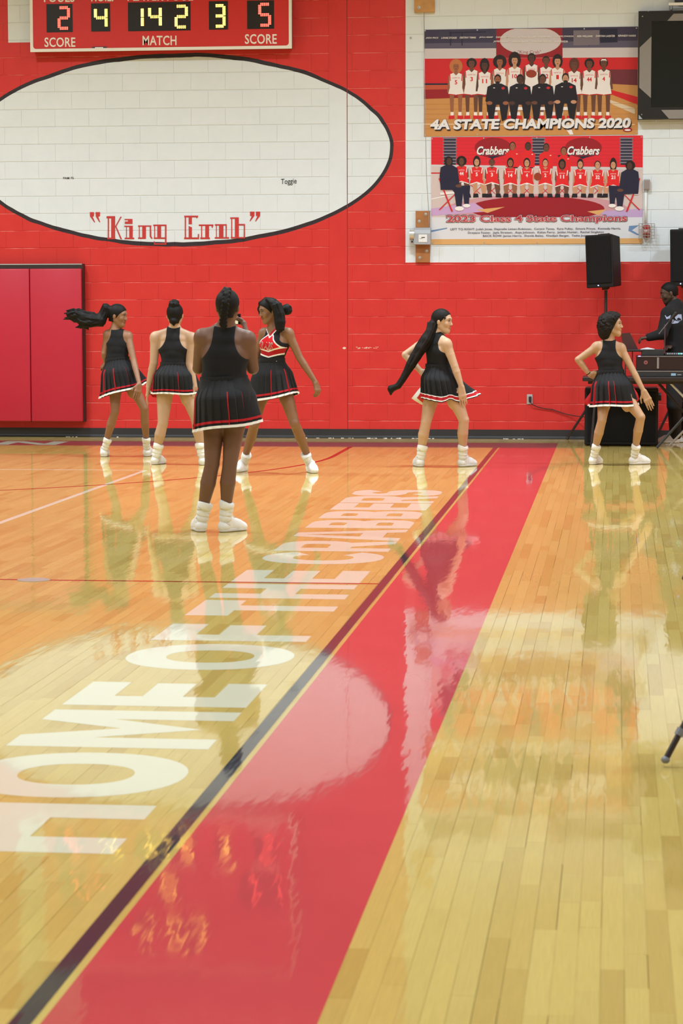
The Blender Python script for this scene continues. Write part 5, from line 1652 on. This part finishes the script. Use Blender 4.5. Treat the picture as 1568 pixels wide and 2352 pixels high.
mb = MB(); mb.box(na[0], na[0]+.6, YW-.11, YW-.001, na[2], na[2]+.3); mb.box(na[0]+.02, na[0]+.58, YW-.115, YW-.11, na[2]+.03, na[2]+.27)
tag(mb.build('wall_box', mat('navy_box', (.012,.014,.05), .4)), 'dark navy box cut off by the top right picture corner', 'box')

# ---- wooden plates, winch, cable, bolt
def plank(px0_, py0_, px1_, py1_, d, mt, bolts, label):
    a = at(px0_, py1_, YW-d); b_ = at(px1_, py0_, YW-d)
    r = empty('wood_plate', ((a[0]+b_[0])/2, YW-d/2, a[2]), label, 'wood plate')
    mb = MB(); mb.box(a[0], b_[0], YW-d, YW-.001, a[2], b_[2], bev=.004); mb.build('board', mt, r)
    for x, y in bolts:
        mb = MB(); p = at(x, y, YW-d-.004); mb.cyl(p, p+np.array([0,.006,0]), .019, 14); mb.ball(p, (.011,.008,.011), 6)
        mb.build('bolt', M_STEEL, r, smooth=False)
    return r
plank(954, 484, 987, 603, .035, M_WOOD, ((977.5,492),(962.5,508),(979.5,576.5),(964,592)), 'brown wooden plate with four bolts behind the grey winch')
plank(951, -60, 998, 28, .045, M_WOODL, ((962,17),(986,-8)), 'pale wooden plate cut off by the top edge, left of the posters')
WD = .13
a = at(950, 562, YW-WD); b_ = at(988, 522, YW-WD)
wn = empty('winch', ((a[0]+b_[0])/2, YW-.08, a[2]), 'grey metal winch box with round drum, bolted on the wooden plate', 'winch')
mb = MB(); pr = [(0,0),(WD-.04,0),(WD-.036,.004),(WD-.036,.13),(WD-.05,.17),(WD-.075,.195),(0,.2)]
mb.prism([(a[0], YW-.036-u, a[2]+v*(b_[2]-a[2])/.2) for u, v in pr], (b_[0]-a[0], 0, 0)); mb.build('housing', M_GREYM, wn)
c0 = at(941, 536, YW-.09)
mb = MB(); mb.cyl((c0[0], YW-.085, a[2]+.115), (a[0]+.002, YW-.085, a[2]+.115), .066, 24); mb.build('drum', mat('bright_drum', (.62,.62,.60), .25, metal=.6), wn, smooth=False)
mb = MB(); p = at(946, 555, YW-.125); mb.cyl(p, p+np.array([0,.05,0]), .020, 16); mb.build('crank_boss', M_STEEL, wn)
mb = MB(); p = at(946, 555, YW-.128); mb.cyl(p, p+np.array([0,.004,0]), .012, 16); mb.build('crank_hole', M_BLACKP, wn)
la_ = at(961, 556, YW-.136); lb_ = at(980.5, 538.5, YW-.136)
mb = MB(); mb.box(la_[0], lb_[0], YW-.1345, YW-.131, la_[2], lb_[2]); ls = mb.build('label_sticker', M_WHITEP, wn)
mb = MB(); z_ = (la_[2]+lb_[2])/2; mb.box(la_[0]+.032, lb_[0]-.025, YW-.1352, YW-.1345, z_+.004, z_+.014); mb.box(la_[0]+.012, lb_[0]-.05, YW-.1352, YW-.1345, z_-.006, z_-.002); mb.build('sticker_print', c_blk, ls)
mb = MB(); mb.tube([at(973.5, 27, YW-.053), at(975, 200, YW-.05), at(979, 400, YW-.045), at(984, 480, YW-.044), at(984.5, 521, YW-.050)], .0035, 6)
tag(mb.build('hoist_cable', M_STEEL, smooth=True), 'thin steel cable running down the white wall to the winch', 'cable')
p = at(943, 87, YW-.004); mb = MB(); mb.cyl(p, p+np.array([0,.005,0]), .016, 12); mb.ball(p, (.009,.007,.009), 5)
tag(mb.build('anchor_bolt', M_STEEL), 'small anchor bolt in the white wall left of the upper poster', 'bolt')

# ---- outlet and cord
a = at(1209.5, 928.5, YW-.01); b_ = at(1222.5, 906, YW-.01)
ol = empty('wall_outlet', ((a[0]+b_[0])/2, YW-.005, a[2]), 'steel electrical outlet plate low on the red wall', 'outlet')
mb = MB(); mb.box(a[0], b_[0], YW-.008, YW-.0005, a[2], b_[2], bev=.002); mb.build('cover_plate', mat('outlet_steel', (.50,.49,.50), .4, metal=.3), ol)
mb = MB(); p = at(1217, 917, YW-.012); mb.box(p[0]-.016, p[0]+.016, YW-.035, YW-.008, p[2]-.033, p[2]+.033, bev=.006); mb.build('plug', M_BLACKP, ol)
cd = MB(); pts = [at(x, y, YW-d) for x, y, d in ((1217.5,924,.034),(1222,929,.034),(1234,934.5,.022),(1250,938.5,.016),(1268,940.5,.016),(1285,946.5,.018),(1303,952,.02),(1322,955.5,.05),(1345,958,.12))]
cd.tube(pts, .0055, 6)
tag(cd.build('power_cord', mat('cord_dark', (.05,.008,.010), .5), smooth=True), 'dark power cord trailing along the red wall from the outlet', 'cord')

# ---- junction box, conduit, caged fire alarm
a = at(1478, 440, YW-.06); b_ = at(1492.5, 412, YW-.06)
jb = empty('junction_box', ((a[0]+b_[0])/2, YW-.03, a[2]), 'grey junction box with white conduit below, beside the lower poster', 'junction box')
mb = MB(); mb.box(a[0], b_[0], YW-.06, YW-.001, a[2]+.02, b_[2], bev=.006); mb.build('box', mat('box_grey', (.33,.30,.30), .45), jb)
mb = MB(); mb.box(a[0]+.010, b_[0]-.010, YW-.064, YW-.06, a[2]+.03, b_[2]-.014); mb.build('lid', mat('lid_taupe', (.27,.23,.235), .45), jb)
xc = (a[0]+b_[0])/2-.012
mb = MB(); mb.cyl((xc, YW-.03, a[2]-.005), (xc, YW-.03, a[2]+.022), .017, 12); mb.build('fitting', M_GREYM, jb)
mb = MB(); zb = at(1480, 513, YW-.03)[2]; mb.cyl((xc, YW-.028, zb), (xc, YW-.028, a[2]), .0145, 12); mb.build('conduit', M_WHITEP, jb, smooth=True)
CY = YW-.13
a = at(1466.5, 548, CY); b_ = at(1502.5, 513.5, CY)
fa = empty('fire_alarm', ((a[0]+b_[0])/2, YW-.06, a[2]), 'red fire alarm marked FIRE inside a wire guard', 'fire alarm')
f0 = at(1477, 545, YW-.07); f1 = at(1492, 517, YW-.07)
mb = MB(); mb.box(f0[0], f1[0], YW-.07, YW-.001, f0[2], f1[2], bev=.005); mb.build('housing', mat('alarm_red', (.42,.02,.025), .4), fa)
mb = MB(); text_on(mb, 'FIRE', lambda u, v: at(1478.5+12*u, 533.5-6.5*v, YW-.0715), bold=.03); mb.build('lettering', M_WHITEP, fa, fix=False)
mb = MB(); q0 = at(1479, 543, YW-.075); q1_ = at(1490, 536.5, YW-.075); mb.box(q0[0], q1_[0], YW-.078, YW-.07, q0[2], q1_[2], bev=.003); mb.build('strobe', mat('strobe_brown', (.20,.06,.045), .3), fa)
mb = MB(); wr = .0032
for k in range(6):
    x = a[0]+(b_[0]-a[0])*k/5; mb.tube([(x, YW-.014, a[2]), (x, CY, a[2]), (x, CY, b_[2]), (x, YW-.014, b_[2])], wr, 5)
for k in range(6):
    z = a[2]+(b_[2]-a[2])*k/5; mb.tube([(a[0], YW-.014, z), (a[0], CY, z), (b_[0], CY, z), (b_[0], YW-.014, z)], wr, 5)
mb.build('wire_guard', mat('guard_grey', (.34,.33,.30), .4, metal=.4), fa)

# ================================================================== DJ CORNER
M_CAB = mat('speaker_black', (.010,.010,.011), .6, spec=.25, bump=.002, bscale=150)
M_GRILL = mat('speaker_grille', (.010,.010,.011), .8, spec=.15, bump=.004, bscale=300)
M_LEDB = mat('led_blue', (.2,.3,1), .3, emit=(.35,.45,1.0), estr=6)
def speaker(cx, cy, zb, w, h, d, yaw, roll, led_px, label):
    r = empty('loudspeaker', (cx, cy, zb), label, 'loudspeaker', 'loudspeakers on poles')
    # local shape: front face -Y, sides taper to the back
    def bx(x0, x1, y0, y1, z0, z1, tap):
        v = [(x0,y0,z0),(x1,y0,z0),(x1*tap,y1,z0+.02),(x0*tap,y1,z0+.02),(x0,y0,z1),(x1,y0,z1),(x1*tap,y1,z1-.02),(x0*tap,y1,z1-.02)]
        return v, [(3,2,1,0),(4,5,6,7),(0,1,5,4),(1,2,6,5),(2,3,7,6),(3,0,4,7)]
    def loc(name, vf, mt, bev=0.0):
        me = bpy.data.meshes.new(name); me.from_pydata(vf[0], [], vf[1]); me.materials.append(mt)
        o = link(name, me, r)
        if bev:
            m_ = o.modifiers.new('bevel', 'BEVEL'); m_.width = bev; m_.segments = 2
        return o
    r.rotation_euler = (0, roll, yaw)
    loc('cabinet', bx(-w/2, w/2, -d/2, d/2, 0, h, .72), M_CAB, .012)
    loc('grille', bx(-w/2+.018, w/2-.018, -d/2-.012, -d/2+.001, .05, h-.02, 1.0), M_GRILL, .006)
    loc('handle', bx(-.06, .06, -.03, .03, h-.002, h+.012, 1.0), M_BLACKP, .004)
    mb = MB(); mb.ball((led_px*w/2, -d/2-.004, .026), .0065, 6)
    me = bpy.data.meshes.new('power_light'); me.from_pydata(mb.v, [], mb.f); me.materials.append(M_LEDB); link('power_light', me, r)
    loc('pole_cup', bx(-.035, .035, -.035, .035, -.025, .02, 1.0), M_BLACKP, .006)
    return r
def tri_stand(x, y, ztop, feet, label, r0=.0175):
    s_ = empty('speaker_stand', (x, y, 0), label, 'speaker stand', 'speaker pole stands')
    mb = MB(); mb.cyl((x, y, .12), (x, y, 1.1), r0+.004, 14); mb.cyl((x, y, 1.05), (x, y, ztop), r0, 14); mb.build('pole', M_BLACKP, s_, smooth=False)
    mb = MB(); mb.cyl((x, y, .60), (x, y, .70), .035, 14); mb.cyl((x, y, 1.04), (x, y, 1.12), .030, 14); mb.build('collar', M_BLACKP, s_)
    for (fx, fy) in feet:
        mb = MB(); mb.tube([(x+fx*.05, y+fy*.05, .66), (x+fx, y+fy, .018)], .0145, 8); mb.ball((x+fx, y+fy, .018), (.02,.02,.018), 6); lg_ = mb.build('leg', M_BLACKP, s_)
        mb = MB(); mb.tube([(x, y, .16), (x+fx*.55, y+fy*.55, .32)], .008, 6); mb.build('brace', M_BLACKP, lg_)
    return s_
SY1 = 27.72
b1 = at(1391, 661, SY1)
speaker(b1[0], SY1, b1[2], .335, .60, .33, math.radians(-24), math.radians(-2.5), -.10, 'black loudspeaker on a pole in front of the lower poster')
tri_stand(b1[0], SY1, b1[2]-.027, ((-.43,.30),(.44,.26),(0,-.28)), 'black tripod pole under the loudspeaker by the lower poster')
SY2 = 27.78
b2 = at(1565, 657, SY2)
speaker(b2[0]+.03, SY2, b2[2], .36, .64, .33, math.radians(6), math.radians(-1), -.36, 'black loudspeaker cut off by the right edge above the DJ')
tri_stand(b2[0]+.03, SY2, b2[2]-.027, ((-.30,.30),(.42,.26),(.22,-.30)), 'black tripod pole standing behind the DJ')

# subwoofer under the table
g0 = ground(1342, 1024); SUBY = g0[1]
sxa, sxb = at(1342, 950, SUBY)[0], at(1511, 950, SUBY)[0]; szt = at(1400, 892, SUBY)[2]
su = empty('subwoofer', ((sxa+sxb)/2, SUBY+.26, 0), 'large black subwoofer cabinet on the floor behind the curly-haired dancer', 'subwoofer')
mb = MB(); mb.box(sxa, sxb, SUBY, SUBY+.50, .012, szt, bev=.012); mb.build('cabinet', M_CAB, su)
mb = MB(); mb.box(sxa+.03, sxb-.03, SUBY-.010, SUBY-.001, .05, szt-.04, bev=.004); mb.build('grille', M_GRILL, su)
mb = MB(); mb.cyl((sxb-.005, SUBY+.24, szt-.10), (sxb+.035, SUBY+.24, szt-.10), .045, 16); mb.build('side_knob', M_BLACKP, su)
for q in (sxa+.06, sxb-.06):
    for yy in (SUBY+.06, SUBY+.44):
        mb = MB(); mb.cyl((q, yy, 0), (q, yy, .013), .025, 12); mb.build('foot', M_BLACKP, su)

# table on a folding stand
TBY0, TBY1 = 26.28, 26.82
ta = at(1337, 868, TBY0); tzt = at(1400, 866, TBY0)[2]; tzb = at(1400, 876, TBY0)[2]
tbx1 = ta[0]+1.75
tb = empty('dj_table', ((ta[0]+tbx1)/2, (TBY0+TBY1)/2, 0), 'black DJ table on a crossed folding stand at the right edge', 'table')
M_TBL = mat('table_black', (.020,.013,.014), .35)
mb = MB(); mb.box(ta[0], tbx1, TBY0, TBY1, tzb, tzt, bev=.008); mb.build('table_top', M_TBL, tb)
mb = MB(); mb.box(ta[0]+.06, tbx1-.06, TBY0+.06, TBY0+.09, tzb-.03, tzb); mb.box(ta[0]+.06, tbx1-.06, TBY1-.09, TBY1-.06, tzb-.03, tzb); mb.build('rail', M_TBL, tb)
lf = ground(1509, 1037)
def leg(p0, p1, r, mt):
    mb = MB(); mb.tube([p0, p1], r, 10); return mb.build('leg', mt, tb)
leg((lf[0], TBY0+.06, .012), (lf[0]+.62, TBY0+.06, tzb-.01), .015, M_BLACKP)
lf2 = at(1540, 1029, TBY0+.10)
leg((lf2[0]+.66, TBY0+.10, .012), (lf2[0]-.02, TBY0+.10, tzb-.01), .014, M_STEEL)
leg((lf2[0]-.01, TBY1-.10, .012), (lf2[0]+.66, TBY1-.10, tzb-.01), .014, M_STEEL)
leg((lf[0]+.62, TBY1-.06, .012), (lf[0], TBY1-.06, tzb-.01), .015, M_BLACKP)
for x_ in (ta[0]+.10,):
    for y_ in (TBY0+.08, TBY1-.08): leg((x_+.05, y_, tzb-.01), (x_, y_, .012), .013, M_BLACKP)
mb = MB(); mb.tube([at(1512,884,TBY0+.2), at(1530,895,TBY0+.15), at(1566,921,TBY0+.12), at(1600,935,TBY0+.12)], .004, 5); mb.build('cable', M_BLACKP, tb)

def zt(py, Y): return at(1480, py, Y)[2]
KY = 26.36
ka = at(1458, 860, KY)
z0_, z1_ = tzt, at(1480, 851, KY)[2]
kb = empty('rack_unit', (ka[0]+.5, KY+.2, z0_), 'flat black rack unit with small blue display on the DJ table', 'audio unit')
mb = MB(); mb.box(ka[0], ka[0]+1.1, KY, KY+.42, z0_+.001, z1_, bev=.004); mb.build('body', M_BLACKP, kb)
d0 = at(1540.5, 863, KY-.002); d1 = at(1551.5, 857.5, KY-.002); mb = MB(); mb.box(d0[0], d1[0], KY-.003, KY, d0[2], d1[2]); mb.build('display', mat('lcd_blue', (.1,.15,.2), .3, emit=(.30,.50,.62), estr=.55), kb)
d0 = at(1555, 861.5, KY-.002); d1 = at(1564, 860, KY-.002); mb = MB(); mb.box(d0[0], d1[0], KY-.002, KY, d0[2], d1[2]); mb.build('print', M_GREYM, kb)
mb = MB(); mb.box(ka[0]+.02, ka[0]+1.08, KY-.004, KY, z1_-.012, z1_-.004); mb.build('trim_line', mat('dull_chrome', (.35,.35,.38), .3, metal=.7), kb)
z2_ = at(1480, 817, KY)[2]
cs = empty('equipment_case', (ka[0]+.5, KY+.2, z1_), 'black equipment case with round badge, stacked on the rack unit', 'case')
mb = MB(); mb.box(ka[0]+.01, ka[0]+1.09, KY+.012, KY+.40, z1_+.001, z2_, bev=.006); mb.build('body', mat('case_maroon_black', (.022,.012,.014), .28), cs)
p = at(1482.5, 832.5, KY+.01); mb = MB(); mb.cyl(p, p+np.array([0,.004,0]), .021, 20); bd = mb.build('badge', mat('badge_pink', (.30,.10,.10), .4), cs)
p = at(1482.5, 832.5, KY+.008); mb = MB()
for dz in (-.006, .001, .008): mb.box(p[0]-.012, p[0]+.012, p[1]-.001, p[1]+.002, p[2]+dz-.0015, p[2]+dz+.0015)
mb.build('badge_print', mat('badge_dark', (.10,.03,.03), .4), bd)
for x_ in (ka[0]+.245,):
    mb = MB(); mb.box(x_-.012, x_+.012, KY+.002, KY+.012, z1_+.02, z2_-.02, bev=.003); mb.build('latch', mat('dull_chrome', (.35,.35,.38), .3), cs)
mb = MB(); mb.box(ka[0]+.02, ka[0]+1.08, KY+.008, KY+.014, z2_-.012, z2_-.005); mb.build('edge_trim', MATS['dull_chrome'], cs)
q = at(1468, 815.5, KY); mb = MB(); mb.box(q[0]-.012, q[0]+.012, KY+.0, KY+.02, z2_-.010, z2_-.001); mb.build('purple_light', mat('led_purple', (.3,.1,.8), .3, emit=(.5,.3,1), estr=3), cs)
# mixer with papers, console with lights
MY = 26.44
m0 = at(1472, 815, MY); m1 = at(1524.5, 803, MY)
mx_ = empty('mixer', ((m0[0]+m1[0])/2, MY+.13, z2_), 'small black mixer box with loose papers on top, on the case', 'mixer')
mb = MB(); mb.box(m0[0], m1[0], MY, MY+.24, z2_+.001, m1[2], bev=.004); mb.build('body', M_BLACKP, mx_)
mb = MB(); p0 = at(1470, 801.5, MY); mb.add([(p0[0], MY-.005, m1[2]+.002), (p0[0]+.16, MY-.005, m1[2]+.002), (p0[0]+.15, MY+.2, m1[2]+.006), (p0[0]+.01, MY+.2, m1[2]+.006), (p0[0]+.07, MY+.06, m1[2]+.022), (p0[0]+.08, MY+.12, m1[2]+.022)], [(0,1,4),(1,2,5,4),(2,3,5),(3,0,4,5)])
o = mb.build('paper', mat('paper_grey', (.50,.50,.54), .7), fix=False); tag(o, 'crumpled pale sheet of paper lying on the mixer', 'paper')
n0 = at(1529, 818, MY-.02); n1 = at(1529, 812, MY-.02)
co = empty('dj_controller', (n0[0]+.25, MY+.12, z2_), 'black DJ controller with row of coloured lights beside the mixer', 'controller')
mb = MB(); mb.box(n0[0]-.01, n0[0]+.62, MY-.04, MY+.24, z2_+.001, z2_+.028, bev=.005); mb.build('body', M_BLACKP, co)
for k, cl in enumerate(((.5,.6,.7),(.4,.55,.6),(.5,.5,.6),(.35,.55,.6),(.4,.4,.5),(.1,.9,.7),(.2,1,.8),(.4,.5,.9))):
    mb = MB(); xx = n0[0]+.01+k*.024; mb.box(xx, xx+.016, MY-.043, MY-.030, z2_+.014, z2_+.0285)
    mb.build('light_pad', mat('pad_light_%d' % k, (.1,.1,.1), .3, emit=cl, estr=(.4 if k < 5 else 1.6)), co)
# laptop on a stand
LY = 26.55
l0 = at(1436, 806, LY); l1 = at(1474, 802, LY)
lp = empty('laptop', ((l0[0]+l1[0])/2, LY, l0[2]), 'open dark laptop on a raised stand behind the curly-haired dancer', 'laptop')
zl = l0[2]
mb = MB(); mb.box(l0[0]-.02, l1[0]+.01, LY-.12, LY+.12, zl, zl+.016, bev=.003); mb.build('base', M_BLACKP, lp)
ta0, ta1, ta2, ta3 = at(1425, 766, LY), at(1446, 764, LY), at(1465, 802, LY), at(1432, 803, LY)
mb = MB(); mb.prism([ta0, ta1, ta2, ta3], (0.0, .012, 0)); mb.build('lid', mat('laptop_lid', (.05,.016,.018), .4), lp)
ls = empty('laptop_stand', (l0[0]+.08, LY, tzt), 'thin black stand carrying the open laptop', 'laptop stand')
mb = MB(); mb.box(l0[0]-.01, l1[0], LY-.10, LY+.10, zl-.008, zl-.001); mb.build('tray', M_BLACKP, ls)
for xx in (l0[0]+.0, l0[0]+.075):
    for yy in (LY-.08, LY+.08):
        mb = MB(); mb.tube([(xx, yy, zl-.006), (xx, yy, tzt+.001)], .006, 6); mb.build('leg', M_BLACKP, ls)
# microphone on a desk boom
BY = 26.725
k0 = at(1526, 812, BY)
ms = empty('mic_stand', (k0[0], BY, z2_), 'slim desk microphone boom in front of the black hoodie', 'microphone stand')
mb = MB(); mb.tube([(k0[0], BY, z2_+.01), at(1526.5, 745, BY)], .0055, 8); mb.build('pole', mat('stand_dark', (.09,.05,.055), .4), ms)
mb = MB(); mb.cyl((k0[0], BY, z2_+.001), (k0[0], BY, z2_+.014), .032, 20); mb.build('base', M_BLACKP, ms)
mb = MB(); mb.tube([at(1513.5, 766, BY-.02), at(1551, 719, BY-.02)], .005, 8); mb.ball(at(1513.5, 766, BY-.02), .009, 6); bo = mb.build('boom', M_STEEL if False else mat('boom_grey', (.16,.15,.16), .35, metal=.5), ms)
mb = MB(); mb.tube([at(1534, 741, BY-.025), at(1550, 720, BY-.025)], [.010,.014], 10); mb.ball(at(1551, 719, BY-.025), .016, 7); mb.build('microphone', M_BLACKP, ms)

# ---- camera tripod at the right edge of the court
f1 = ground(1523, 1762)
apx = np.array([f1[0]+.60, f1[1]+.30, 1.13])
tr_ = empty('camera_tripod', (apx[0], apx[1], 0), 'black and grey camera tripod leg poking in from the right edge', 'tripod')
M_TLEG = mat('tripod_black', (.028,.020,.024), .4); M_TGREY = mat('tripod_grey', (.20,.22,.26), .4)
for fx, fy in ((f1[0], f1[1]), (f1[0]+1.15, f1[1]-.02), (f1[0]+.62, f1[1]+1.0)):
    F0 = np.array([fx, fy, .012]); d = apx-F0
    mb = MB(); mb.tube([F0+d*.02, F0+d*.34], .011, 10); mb.tube([F0+d*.30, F0+d*.66], .014, 10); mb.tube([F0+d*.62, F0+d*.98], .017, 10); lg_ = mb.build('leg', M_TLEG, tr_)
    mb = MB(); mb.tube([F0+d*.085, F0+d*.105], .0165, 10); mb.tube([F0+d*.135, F0+d*.155], .0165, 10); mb.tube([F0+d*.31, F0+d*.345], .019, 10); mb.tube([F0+d*.63, F0+d*.665], .022, 10); mb.build('clamp', M_TGREY, lg_)
    mb = MB(); mb.ball(F0+d*.012, (.016,.016,.014), 7); mb.build('foot', M_TGREY, lg_)
mb = MB(); mb.cyl(apx-np.array([0,0,.35]), apx+np.array([0,0,.10]), .016, 12); mb.cyl(apx-np.array([0,0,.03]), apx+np.array([0,0,.04]), .05, 16); mb.build('centre_column', M_TLEG, tr_)
mb = MB(); mb.box(apx[0]-.05, apx[0]+.05, apx[1]-.05, apx[1]+.05, apx[2]+.10, apx[2]+.19, bev=.012); mb.build('head', M_TLEG, tr_)
h1 = at(1570, 1333, apx[1]-.25); h0 = apx+np.array([-.03,-.03,.14])
mb = MB(); mb.tube([h0, h1*.72+h0*.28], .006, 8); hd_ = mb.build('pan_handle', M_TGREY, tr_)
mb = MB(); mb.tube([h1*.70+h0*.30, h1*.74+h0*.26, h1*.97+h0*.03, h1], [.013,.017,.017,.010], 12); mb.build('grip', M_TLEG, hd_, smooth=True)
